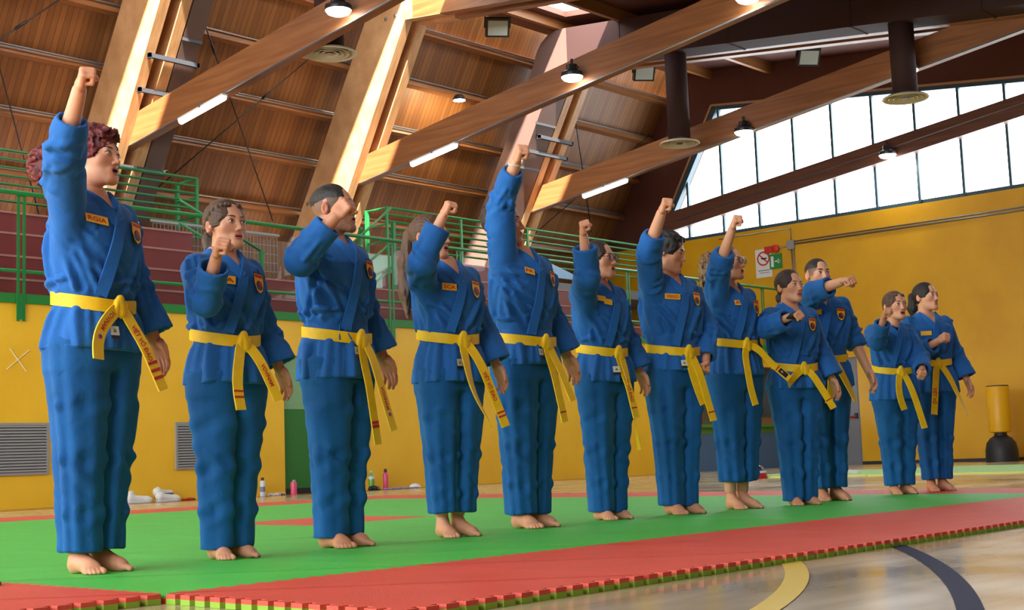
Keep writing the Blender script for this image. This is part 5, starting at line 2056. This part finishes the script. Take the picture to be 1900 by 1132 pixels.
    def patch(name, poly, cx, cz, mm, off, sub=3, rot=0.0, size=(.08, .09)):
        key = (round(cx, 4), round(cz, 4))
        if key not in PLANES:
            PLANES[key] = plane_y(cx, cz, size[0], size[1], rot)
        k_ = PLANES[key]
        ca, sa = math.cos(rot), math.sin(rot)
        xz = np.array([(cx + u * ca - v * sa, cz + u * sa + v * ca) for u, v in poly])
        return np.c_[xz[:, 0], k_[0] * xz[:, 0] + k_[1] * xz[:, 1] + k_[2] - off, xz[:, 1]]

    def quad_patch(name, w, hgt, cx, cz, mm, off, rot=0.0, par=None, nu=6, nv=3):
        pl = [(-w / 2 + w * i / nu, -hgt / 2 + hgt * j / nv) for j in range(nv + 1) for i in range(nu + 1)]
        Pp = patch(name, pl, cx, cz, mm, off, rot=rot, size=(w, hgt))
        fs_ = [(j * (nu + 1) + i, j * (nu + 1) + i + 1, (j + 1) * (nu + 1) + i + 1, (j + 1) * (nu + 1) + i) for j in range(nv) for i in range(nu)]
        return mesh_obj(name, Pp, fs_, mm, par if par is not None else jk, True)

    if 'name' in S:
        for k_, (tx, cx, cz, w, rot) in enumerate(S['name']):
            cx *= s; cz *= s
            p = quad_patch('name_patch', w, .034, cx, cz, M_PATCH, .004, rot, root, 8, 3)
            if tx:
                TV, TF = text_cached(tx)
                wid = TV[:, 0].max() - TV[:, 0].min(); hgt = TV[:, 1].max() - TV[:, 1].min()
                yc = (TV[:, 1].max() + TV[:, 1].min()) / 2; xc = (TV[:, 0].max() + TV[:, 0].min()) / 2
                sx_ = w * .82 / wid; sy_ = .019 / hgt
                Pp = patch('', [((v[0] - xc) * sx_, (v[1] - yc) * sy_) for v in TV], cx, cz, None, .0055, rot=rot)
                mesh_obj('name_lettering', Pp, TF, M_PRED, p)
    if S.get('emblem', True):
        ex, ez = S.get('epos', (.098, 1.285)); ex *= s; ez *= s
        sh = [(-.034, .046), (.034, .046), (.036, .0), (.022, -.036), (0, -.05), (-.022, -.036), (-.036, .0)]
        er = math.radians(S.get('erot', -4))

        def poly_patch(name, pl, mm, off, par):
            pl = [(sum(p[0] for p in pl) / len(pl), sum(p[1] for p in pl) / len(pl))] + list(pl)
            n = len(pl) - 1
            return mesh_obj(name, patch(name, pl, ex, ez, mm, off, rot=er), [(0, 1 + i, 1 + (i + 1) % n) for i in range(n)], mm, par, False)
        eb = poly_patch('emblem', sh, M_PBLK, .0045, root)
        poly_patch('emblem_field', [(a * .88, b * .88) for a, b in sh], M_PATCH, .0056, eb)
        circ = lambda r_, cx_, cy_, a0=0, a1=2 * math.pi, n=20: [(cx_ + r_ * math.cos(a0 + (a1 - a0) * k / n), cy_ + r_ * math.sin(a0 + (a1 - a0) * k / n)) for k in range(n)]
        poly_patch('emblem_disc', circ(.0215, 0, -.010), M_PBLK, .0066, eb)
        poly_patch('emblem_half', circ(.0175, 0, -.010, -.6, -.6 + math.pi, 12), M_PRED, .0074, eb)
        poly_patch('emblem_half', circ(.0175, 0, -.010, -.6 + math.pi, -.6 + 2 * math.pi, 12), mat('badge_blue', srgb(52, 60, 130), rough=.5), .0074, eb)
        poly_patch('emblem_bar', [(-.026, .024), (.026, .024), (.027, .037), (-.027, .037)], M_PRED, .0066, eb)
    if S.get('tagc', 'white'):
        tx_, tz_ = S.get('tpos', (-.045, .895)); tx_ *= s; tz_ *= s
        if S.get('tagc') == 'red':
            t0 = quad_patch('maker_tag', .040, .052, tx_, tz_, M_PRED, .005, 0, root, 3, 3)
            quad_patch('tag_mark', .024, .012, tx_, tz_ + .006, M_TAGW, .0062, 0, t0, 2, 2)
        else:
            t0 = quad_patch('maker_tag', .038, .034, tx_, tz_, M_TAGW, .005, 0, root, 3, 3)
            Pp = patch('', [(-.008, -.006), (.008, -.006), (0, .010)], tx_, tz_, None, .0062)
            mesh_obj('tag_mark', Pp, [(0, 1, 2)], M_TAGG, t0)
            quad_patch('tag_base', .038, .012, tx_, tz_ - .024, M_PBLK, .005, 0, t0, 3, 2)
    if S.get('wristband'):
        Sx, E, W, Cq, dr, rc = sl['R']
        c0 = W - dr * .012
        e1 = unit(np.cross(dr, [.2, .9, .1])); e2 = np.cross(dr, e1)
        MB().tube([Vector(c0 + (e1 * math.cos(a) + e2 * math.sin(a) * .9) * .034 + dr * .006 * math.sin(a)) for a in np.linspace(0, 2 * math.pi, 19)], .0035, 6).build('wristband', M_TAGW, root, True)
    if S.get('earring'):
        for dx_, dz_ in ((0, -.024), (.004, -.012)):
            p_ = toP(np.array((-.0845, .012 - dx_, dz_)))
            m_ = MB().lathe([(.001, -.0035), (.0035, 0), (.001, .0035)], n=8).build('earring', M_WSTEEL_, root, True)
            m_.location = p_
    if S.get('ties'):
        for dxx in (-.022, .03):
            xz = [(-.095 * s + dxx * t, zb + .05 - .085 * t) for t in np.linspace(0, 1, 6)]
            fp = front(xz, d_torso, .012)
            MB().tube([Vector(p) for p in fp], .0035, 6).build('jacket_tie', M_GI, jk, True)
    return root
PEOPLE = []
PEOPLE.append({'h': 1.693, 'male': False, 'pos': (2.766, 4.652), 'phi': -77.7, 'rel': 43, 'seed': 107, 'q': 1, 'rs': (0.02, -0.02, 0.03), 'R': {'palm': (0.75, -0.65, 0), 'cuff': 0.55, 'rc': 0.068, 'flat': (0.6, 0.8, 0), 'E': (-0.308, -0.185, 1.515), 'W': (-0.359, -0.32, 1.711)}, 'L': {'E': (0.244, 0.045, 1.113), 'W': (0.304, -0.02, 0.886), 'palm': (-1, -0.1, 0), 'hand': 'open', 'cuff': 0.9, 'rc': 0.096, 'r1': 0.07}, 'skin': srgb(222, 160, 126), 'label': 'red-haired person in blue uniform with bare fist raised straight overhead', 'hair': 'curly_red', 'hcol': 'red', 'hyaw': 12, 'hpitch': -2, 'mouth': 0.004, 'name': [('RGIA', -0.095, 1.315, 0.092, -0.12)], 'vneck': 1.325, 'tails': [{'d': (-0.075, -0.2), 'bow': -0.03, 'text': 'VOVINAM', 'tlen': 0.1, 'tpos': 0.085, 'badge': 0.165, 'out': 0.03}, {'d': (0.126, -0.31), 'text': 'VIÊT VÕ ÐAO', 'tlen': 0.15, 'tpos': 0.15, 'stripes': (0.045, 0.075, 0.105), 'sw': 0.012, 'out': 0.07}], 'phem': 0.08, 'hem': 0.825, 'belt': 1.018})
PEOPLE.append({'h': 1.5, 'male': False, 'pos': (3.42, 4.711), 'phi': -90.0, 'rel': 36, 'seed': 114, 'q': 1, 'R': {'palm': (0.6, -0.8, 0), 'cuff': 0.78, 'rc': 0.072, 'E': (-0.2, -0.151, 1.044), 'W': (-0.252, -0.295, 1.197)}, 'L': {'E': (0.216, 0.04, 0.986), 'W': (0.269, -0.018, 0.785), 'palm': (-1, -0.1, 0), 'hand': 'open', 'cuff': 0.9, 'rc': 0.096, 'r1': 0.07}, 'label': 'girl with braided brown hair holding her fist by her cheek', 'hair': 'braid', 'hcol': 'brown', 'hyaw': 0, 'hpitch': -3, 'mouth': 0.001, 'name': [('SA', -0.085, 1.29, 0.07, -0.06)], 'earring': True, 'tails': [{'d': (-0.02, -0.28), 'stripes': (0.05, 0.075), 'bow': -0.02}, {'d': (0.11, -0.24), 'text': 'VOVINAM', 'tlen': 0.1, 'tpos': 0.16, 'out': 0.06}], 'phem': 0.05, 'hem': 0.81, 'belt': 1.035})
PEOPLE.append({'h': 1.654, 'male': True, 'pos': (4.058, 4.755), 'phi': -80.5, 'rel': 50, 'seed': 121, 'q': 1, 'R': {'palm': (0.8, -0.2, 0.3), 'cuff': 0.8, 'rc': 0.068, 'E': (-0.376, -0.127, 1.253), 'W': (-0.321, -0.283, 1.424)}, 'L': {'E': (0.257, 0.044, 1.088), 'W': (0.32, -0.019, 0.866), 'palm': (-1, -0.1, 0), 'hand': 'open', 'cuff': 0.9, 'rc': 0.096, 'r1': 0.07}, 'skin': srgb(206, 146, 112), 'label': 'bearded man with cropped black hair, fist in front of his cheek', 'hair': 'fade', 'hcol': 'black', 'beard': 0.75, 'hyaw': 18, 'hpitch': -4, 'mouth': 0.005, 'ties': True, 'tails': [{'d': (0.06, -0.47), 'stripes': (0.075, 0.092), 'sw': 0.014, 'out': 0.03}, {'d': (0.11, -0.41), 'text': 'VOVINAM', 'tlen': 0.11, 'tpos': 0.28, 'badge': 0.355, 'out': 0.06}], 'phem': 0.05, 'hem': 0.775, 'belt': 0.98})
PEOPLE.append({'h': 1.585, 'male': False, 'pos': (4.755, 4.726), 'phi': -99.2, 'rel': 36, 'seed': 128, 'q': 1.15, 'R': {'palm': (0.8, -0.3, 0), 'cuff': 0.78, 'rc': 0.07, 'E': (-0.284, -0.202, 1.306), 'W': (-0.22, -0.292, 1.506)}, 'L': {'E': (0.228, 0.042, 1.042), 'W': (0.284, -0.019, 0.83), 'palm': (-1, -0.1, 0), 'hand': 'open', 'cuff': 0.9, 'rc': 0.096, 'r1': 0.07}, 'label': 'woman with a long chestnut ponytail, fist raised before her face', 'hair': 'ponytail_long', 'hcol': 'long', 'hyaw': 24, 'hpitch': 0, 'mouth': 0.003, 'name': [('SCA', -0.075, 1.29, 0.075, -0.06)], 'tails': [{'d': (0.12, -0.42), 'bow': -0.05, 'out': 0.05, 'twist': 60}, {'d': (0.16, -0.42), 'text': 'VIÊT VÕ ÐAO', 'tlen': 0.15, 'tpos': 0.25, 'stripes': (0.05, 0.07), 'out': 0.07}], 'phem': 0.125, 'hem': 0.795, 'belt': 1.045, 'hx': -0.06, 'hy': 0.05})
PEOPLE.append({'h': 1.745, 'male': True, 'pos': (5.462, 4.859), 'phi': -90.3, 'rel': 48, 'seed': 135, 'q': 1.2, 'rs': (0.02, -0.02, 0.03), 'R': {'palm': (0.75, -0.65, 0), 'cuff': 0.8, 'rc': 0.066, 'flat': (0.6, 0.8, 0), 'E': (-0.227, -0.085, 1.701), 'W': (-0.278, -0.244, 1.889)}, 'L': {'E': (0.272, 0.046, 1.148), 'W': (0.338, -0.021, 0.914), 'palm': (-1, -0.1, 0), 'hand': 'open', 'cuff': 0.9, 'rc': 0.096, 'r1': 0.07}, 'label': 'tall dark-haired man in profile with a white wristband on his raised arm', 'hair': 'short', 'hcol': 'dark', 'hyaw': 32, 'hpitch': -3, 'mouth': 0.004, 'name': [('FR', -0.075, 1.315, 0.06, -0.2)], 'wristband': True, 'tails': [{'d': (0.08, -0.42), 'stripes': (0.05,), 'out': 0.04}, {'d': (0.11, -0.31), 'out': 0.07}], 'phem': 0.07, 'hem': 0.83, 'belt': 0.975, 'hx': -0.075, 'hy': 0.055})
PEOPLE.append({'h': 1.614, 'male': False, 'pos': (6.208, 4.915), 'phi': -96.6, 'rel': 45, 'seed': 142, 'q': 1.25, 'R': {'palm': (0.7, -0.5, 0), 'cuff': 0.72, 'rc': 0.08, 'E': (-0.288, -0.2, 1.365), 'W': (-0.366, -0.262, 1.575)}, 'L': {'E': (0.233, 0.043, 1.061), 'W': (0.29, -0.019, 0.845), 'palm': (-1, -0.1, 0), 'hand': 'open', 'cuff': 0.9, 'rc': 0.096, 'r1': 0.07}, 'label': 'woman in dark-rimmed glasses with a dark bun, fist raised beside her head', 'hair': 'bun', 'hcol': 'dark', 'hyaw': 15, 'hpitch': -2, 'mouth': 0.002, 'glasses': 1, 'name': [('', -0.1, 1.325, 0.055, -0.15), ('', -0.06, 1.305, 0.055, -0.15)], 'emblem': False, 'tails': [{'d': (0.07, -0.37), 'text': 'VIÊT VÕ ÐAO', 'tlen': 0.16, 'tpos': 0.21, 'stripes': (0.055,), 'out': 0.05}, {'d': (0.06, -0.55), 'twist': 70, 'out': 0.04}], 'phem': 0.045, 'hem': 0.825, 'belt': 1.026})
PEOPLE.append({'h': 1.7, 'male': True, 'pos': (6.781, 4.825), 'phi': -104.6, 'rel': 40, 'seed': 149, 'q': 1.3, 'rs': (0.01, -0.02, 0.03), 'R': {'palm': (0.75, -0.65, 0), 'cuff': 0.45, 'rc': 0.074, 'flat': (0.6, 0.8, 0), 'E': (-0.299, -0.189, 1.555), 'W': (-0.318, -0.34, 1.747)}, 'L': {'E': (0.256, -0.036, 1.118), 'W': (0.16, -0.11, 0.905), 'palm': (-1, 0, 0.2), 'cuff': 0.86, 'rc': 0.07, 'hand': 'fist'}, 'label': 'young man with dark tousled hair looking down, fist raised and other fist at his hip', 'hair': 'short', 'hcol': 'black', 'hyaw': 32, 'hpitch': 14, 'mouth': 0, 'eye': 0.45, 'name': [('ORENZO', -0.085, 1.295, 0.1, -0.05)], 'tails': [{'d': (0.066, -0.31), 'bow': -0.02, 'out': 0.03}, {'d': (0.1, -0.41), 'stripes': (0.05,), 'out': 0.05}], 'phem': 0.05, 'hem': 0.85, 'belt': 0.99})
PEOPLE.append({'h': 1.682, 'male': False, 'pos': (7.411, 4.807), 'phi': -105.0, 'rel': 42, 'seed': 156, 'q': 1.35, 'rs': (0.02, -0.02, 0.03), 'R': {'palm': (0.75, -0.65, 0), 'cuff': 0.3, 'rc': 0.076, 'flat': (0.6, 0.8, 0), 'E': (-0.242, -0.211, 1.535), 'W': (-0.274, -0.366, 1.719)}, 'L': {'E': (0.212, 0.06, 1.12), 'W': (0.205, 0.05, 0.89), 'palm': (-1, -0.1, 0), 'hand': 'open', 'cuff': 0.9, 'rc': 0.078, 'r1': 0.062}, 'label': 'woman in glasses with curly light brown hair, fist raised high', 'hair': 'curly_tail', 'hcol': 'curly', 'hyaw': 23, 'hpitch': -3, 'mouth': 0.005, 'glasses': 1, 'name': [('A', -0.05, 1.31, 0.045, 0)], 'tagc': 'red', 'tails': [{'d': (0.02, -0.38), 'bow': -0.03, 'out': 0.03}, {'d': (0.24, -0.22), 'up': 0.02, 'out': 0.12, 'blacktag': True, 'stripes': (0.095,)}], 'phem': 0.17, 'hem': 0.84, 'belt': 1.07})
PEOPLE.append({'h': 1.543, 'male': False, 'pos': (7.886, 4.648), 'phi': -119.5, 'rel': 30, 'seed': 163, 'q': 1.4, 'R': {'palm': (0.3, 0.4, -0.8), 'cuff': 0.86, 'rc': 0.064, 'E': (-0.286, -0.166, 1.149), 'W': (-0.219, -0.374, 1.189)}, 'L': {'E': (0.222, 0.041, 1.015), 'W': (0.277, -0.018, 0.808), 'palm': (-1, -0.1, 0), 'hand': 'open', 'cuff': 0.9, 'rc': 0.096, 'r1': 0.07}, 'label': 'girl with a low dark bun and a black half-finger glove, forearm across her chest', 'hair': 'low_bun', 'hcol': 'dark', 'hyaw': 12, 'hpitch': -2, 'mouth': 0.001, 'glove': 'R', 'name': [('GIRE', -0.085, 1.35, 0.085, -0.05)], 'tagc': '', 'tails': [{'d': (-0.1, -0.1), 'out': 0.05, 'twist': 50}, {'d': (0.15, -0.26), 'stripes': (0.06,), 'out': 0.05}], 'phem': 0.03, 'hem': 0.82, 'belt': 1.0})
PEOPLE.append({'h': 1.687, 'male': True, 'pos': (8.499, 4.776), 'phi': -128.7, 'rel': 22, 'seed': 170, 'q': 1.4, 'R': {'palm': (0.2, 0.2, -1), 'cuff': 0.55, 'rc': 0.066, 'E': (-0.126, -0.25, 1.427), 'W': (-0.02, -0.467, 1.46)}, 'L': {'E': (0.263, 0.045, 1.109), 'W': (0.327, -0.02, 0.883), 'palm': (-1, -0.1, 0), 'hand': 'open', 'cuff': 0.22, 'rc': 0.078, 'r1': 0.066}, 'label': 'man with receding dark hair punching his bare forearm out, sleeves rolled up', 'hair': 'fade', 'hcol': 'dark', 'beard': 0.25, 'hyaw': 8, 'hpitch': -2, 'mouth': 0, 'name': [('', -0.088, 1.3, 0.085, 0.12)], 'ties': True, 'tails': [{'d': (-0.03, -0.3), 'bow': 0.02, 'out': 0.03}, {'d': (0.13, -0.29), 'twist': 40, 'out': 0.05}], 'phem': 0.09, 'hem': 0.79, 'belt': 1.0, 'tpos': (-0.06, 0.88)})
PEOPLE.append({'h': 1.519, 'male': False, 'pos': (9.527, 4.767), 'phi': -125.4, 'rel': 28, 'seed': 177, 'q': 1.5, 'R': {'palm': (0.7, -0.6, 0), 'cuff': 0.8, 'rc': 0.066, 'E': (-0.218, -0.197, 1.125), 'W': (-0.228, -0.346, 1.285)}, 'L': {'E': (0.193, -0.074, 1.004), 'W': (0.109, -0.243, 0.893), 'palm': (-1, 0, 0.2), 'cuff': 0.86, 'rc': 0.07, 'hand': 'fist'}, 'label': 'girl with two thin brown braids holding her fist at her jaw', 'hair': 'braids', 'hcol': 'long', 'hyaw': 7, 'hpitch': -2, 'mouth': 0.004, 'emblem': False, 'tagc': '', 'shirt': True, 'tails': [{'d': (0, -0.28), 'bow': -0.03, 'out': 0.03}, {'d': (0.11, -0.42), 'out': 0.05}], 'phem': 0.075, 'hem': 0.78, 'belt': 1.045, 'hx': 0.03, 'hy': -0.03})
PEOPLE.append({'h': 1.627, 'male': False, 'pos': (10.099, 4.738), 'phi': -126.9, 'rel': 28, 'seed': 184, 'q': 1.5, 'R': {'palm': (0.75, 0.3, -0.3), 'cuff': 0.74, 'rc': 0.064, 'E': (-0.136, -0.066, 1.064), 'W': (-0.059, -0.272, 1.145)}, 'L': {'E': (0.234, 0.043, 1.07), 'W': (0.292, -0.019, 0.852), 'palm': (-1, -0.1, 0), 'hand': 'open', 'cuff': 0.9, 'rc': 0.096, 'r1': 0.07}, 'label': 'woman with a black ponytail holding a bent-arm fist before her chest', 'hair': 'ponytail', 'hcol': 'black', 'hyaw': 24, 'hpitch': -3, 'mouth': 0, 'name': [('', -0.085, 1.27, 0.075, 0)], 'emblem': False, 'tagc': '', 'tails': [{'d': (-0.06, -0.39), 'text': 'VIÊT VÕ', 'tlen': 0.13, 'tpos': 0.26, 'out': 0.03}, {'d': (0.16, -0.41), 'twist': 50, 'out': 0.06}], 'phem': 0.095, 'hem': 0.79, 'belt': 1.055})

for _S in PEOPLE:
    build_person(_S)
# ------------------------------------------------------------------ things left along the yellow wall and on the court
def lathe_part(prof, name, m, parent, n=24):
    return autosmooth(MB().lathe(prof, n=n).build(name, m, parent), 50)


def bottle(loc, prof, cap, m, mcap, label, band=None):
    r = empty('water_bottle', loc)
    tag(r, label, 'bottle')
    lathe_part(prof, 'bottle_body', m, r)
    lathe_part(cap, 'bottle_cap', mcap, r, 16)
    if band:
        lathe_part(band[0], 'bottle_band', band[1], r)
    return r


M_PINK = mat('pink_steel', srgb(228, 84, 124), rough=.35)
M_WSTEEL = mat('white_steel', srgb(214, 220, 230), rough=.35)
M_GPET = mat('green_plastic', srgb(120, 170, 70), rough=.25)
M_BRCAP = mat('brown_cap', srgb(74, 46, 28), rough=.5)
bottle((11.56, 15.12, 0), [(.034, 0), (.036, .01), (.036, .18), (.03, .205), (.018, .215)], [(.019, .21), (.021, .22), (.021, .25), (.015, .255)], M_WSTEEL, M_BRCAP,
       'white steel water bottle with dark cap beside the green door', ([(.0366, .06), (.0366, .13)], mat('bottle_print', srgb(126, 132, 156), rough=.5)))
bottle((12.08, 15.1, 0), [(.042, 0), (.044, .012), (.044, .15), (.036, .175), (.022, .18)], [(.022, .178), (.022, .20), (.012, .21)], M_PINK, M_STEEL, 'short pink steel bottle standing before the green door')
bottle((13.54, 15.12, 0), [(.042, 0), (.045, .02), (.045, .17), (.040, .20), (.018, .255), (.016, .265)], [(.017, .262), (.017, .285), (.010, .29)], M_GPET, M_WSTEEL,
       'clear green plastic bottle with a white label band', ([(.0462, .165), (.0462, .205)], M_WSTEEL))
bottle((13.82, 15.12, 0), [(.036, 0), (.039, .012), (.039, .22), (.03, .248), (.018, .255)], [(.02, .252), (.024, .262), (.024, .295), (.02, .305)], M_PINK, M_BRCAP, 'tall pink steel bottle with brown cap against the yellow wall')

M_SHOE = mat('white_shoe_leather', srgb(226, 226, 222), rough=.5)
M_SOLE = mat('shoe_sole', srgb(206, 204, 198), rough=.6)


def shoe_sdf(P, high):
    d = cone(P, (0, .09, .05), (0, -.09, .035), .044, .036, (0, 0, 1), 1.05)
    d = smin(d, cone(P, (0, .095, .06), (0, .085, .11 if high else .085), .042, .038), .025)
    d = smin(d, ell(P, (0, -.11, .034), (.040, .05, .030)), .03)
    op = cone(P, (0, .09, .085), (0, .08, .2), .028, .034)
    d = smax(d, -op, .006)
    return np.maximum(d, .012 - P[..., 2])


for i, (x, y, rz, high, roll, lab) in enumerate(((9.58, 15.05, 1.35, True, 0, 'single white high trainer standing apart by the yellow wall'), (9.98, 15.02, 1.5, False, 0, 'white trainer with grey sole in front of the tipped one'),
                                                (10.04, 15.17, 1.9, False, .5, 'white trainer leaning tipped behind its pair, dark sole showing'))):
    r = empty('trainer_shoe', (x, y, 0), rz)
    r.scale = (1.15, 1.15, 1.25)
    tag(r, lab, 'shoe', 'white trainers by the wall')
    V_, F_ = sdf_mesh(lambda P: shoe_sdf(P, high), (-.06, -.18, .0), (.06, .16, .15), .006)
    Rr = roty(roll)
    up_ = mesh_obj('shoe_upper', V_ @ Rr.T + np.array([0, 0, .05 * roll * 2]), F_, M_SHOE, r, True)
    V_, F_ = sdf_mesh(lambda P: np.maximum(np.maximum(np.minimum(cone(P, (0, .10, .01), (0, -.11, .01), .046, .044), 9), P[..., 2] - .022), -P[..., 2]), (-.06, -.18, -.006), (.06, .17, .03), .006)
    mesh_obj('shoe_sole', V_ @ Rr.T + np.array([0, 0, .05 * roll * 2]), F_, M_SOLE if roll == 0 else M_BLACK, r, True)
    lc = MB()
    for k in range(4):
        lc.tube([Vector(Rr @ np.array((-.022, .02 - k * .025, .078 - k * .006))) + Vector((0, 0, .1 * roll)), Vector(Rr @ np.array((.022, .012 - k * .025, .080 - k * .006))) + Vector((0, 0, .1 * roll))], .004, 5)
    lc.build('laces', M_SOLE, r)


def crumple(name, loc, size, m, label, cat_, seed, m2=None):
    r = empty(name, loc)
    tag(r, label, cat_)
    N_ = Noise(seed)
    V_, F_ = sdf_mesh(lambda P: np.maximum(ell(P, (0, 0, size[2] * .35), size) + (np.abs(N_(P * 28)) - .3) * .03 + N_(P * 60) * .006, -P[..., 2]),
                      (-size[0] - .05, -size[1] - .05, -.01), (size[0] + .05, size[1] + .05, size[2] * 1.4 + .04), .008)
    mesh_obj('cloth', V_, F_, m, r, True)
    if m2:
        V_, F_ = sdf_mesh(lambda P: np.maximum(ell(P, (size[0] * .5, -.01, size[2] * .3), (size[0] * .4, size[1] * .8, size[2] * .7)) + (np.abs(N_(P * 30 + 4)) - .3) * .025, -P[..., 2]),
                          (-size[0] - .05, -size[1] - .05, -.01), (size[0] + .05, size[1] + .05, size[2] * 1.4 + .04), .008)
        mesh_obj('cloth_fold', V_, F_, m2, r, True)


crumple('folded_strap', (10.38, 15.14, 0), (.10, .05, .022), mat('red_strap', srgb(190, 40, 28), rough=.6), 'flat red strap lying on the floor by the wall', 'strap', 31, M_BLACK)
crumple('small_cloths', (11.80, 15.14, 0), (.16, .05, .028), mat('white_cloth', srgb(214, 206, 198), rough=.8), 'small crumpled white and dark cloths beside the white bottle', 'cloth', 33, M_BLACK)
crumple('dark_pouch', (13.46, 14.98, 0), (.10, .06, .05), M_BLACK, 'small black pouch in front of the clear green bottle', 'pouch', 35)
crumple('towel', (13.95, 14.95, 0), (.36, .06, .018), mat('lilac_towel', srgb(150, 142, 176), rough=.85), 'long lilac towel lying flat by the tall pink bottle', 'towel', 37)
crumple('white_towel', (14.32, 15.02, 0), (.09, .07, .05), mat('white_towel', srgb(240, 240, 240), rough=.85), 'bunched bright white cloth at the end of the lilac towel', 'towel', 39)
# head guard and shoe beyond the mats
hg = empty('head_guard', (16.28, 10.28, 0)); tag(hg, 'red, white and black round head guard lying on the floor', 'head guard')
lathe_part([(.145, 0), (.155, .03), (.15, .075)], 'red_base', mat('guard_red', srgb(196, 28, 34), rough=.4), hg, 28)
lathe_part([(.15, .075), (.148, .10), (.13, .105)], 'white_band', M_WSTEEL, hg, 28)
lathe_part([(.128, .10), (.11, .15), (.06, .18)], 'black_padding', M_BLACK, hg, 28)
MB().tube([(.13 * math.cos(a), .13 * math.sin(a) , .12 + .10 * max(0, math.sin(a))) for a in np.linspace(-.3, math.pi + .3, 14)], .016, 8).build('white_loop', M_WSTEEL, hg, True)
r = empty('trainer_shoe', (16.9, 9.2, 0), .6); tag(r, 'white shoe on the court floor behind the man with rolled sleeves', 'shoe')
V_, F_ = sdf_mesh(lambda P: shoe_sdf(P, False), (-.06, -.18, .0), (.06, .16, .15), .008)
mesh_obj('shoe_upper', V_, F_, M_SHOE, r, True)
MB().box(-.04, .04, -.15, .13, 0, .016).build('shoe_sole', M_SOLE, r)
# brown sandal tip on the red mat
sd_ = empty('sandal', (2.20, 4.55, .0307), .9); tag(sd_, 'dark brown sandal on the red mat beside the red-haired person', 'sandal')
V_, F_ = sdf_mesh(lambda P: np.maximum(cone(P, (0, .09, 0), (0, -.09, 0), .045, .05, (0, 0, 1), 1.6), -P[..., 2]), (-.07, -.16, -.006), (.07, .16, .05), .006)
mesh_obj('footbed', V_, F_, mat('brown_sandal', srgb(70, 40, 30), rough=.5), sd_, True)
MB().tube([(-.05, -.02, .015), (-.03, -.03, .045), (.03, -.03, .045), (.05, -.02, .015)], .012, 8).build('strap', mat('brown_sandal', srgb(70, 40, 30), rough=.5), sd_, True)
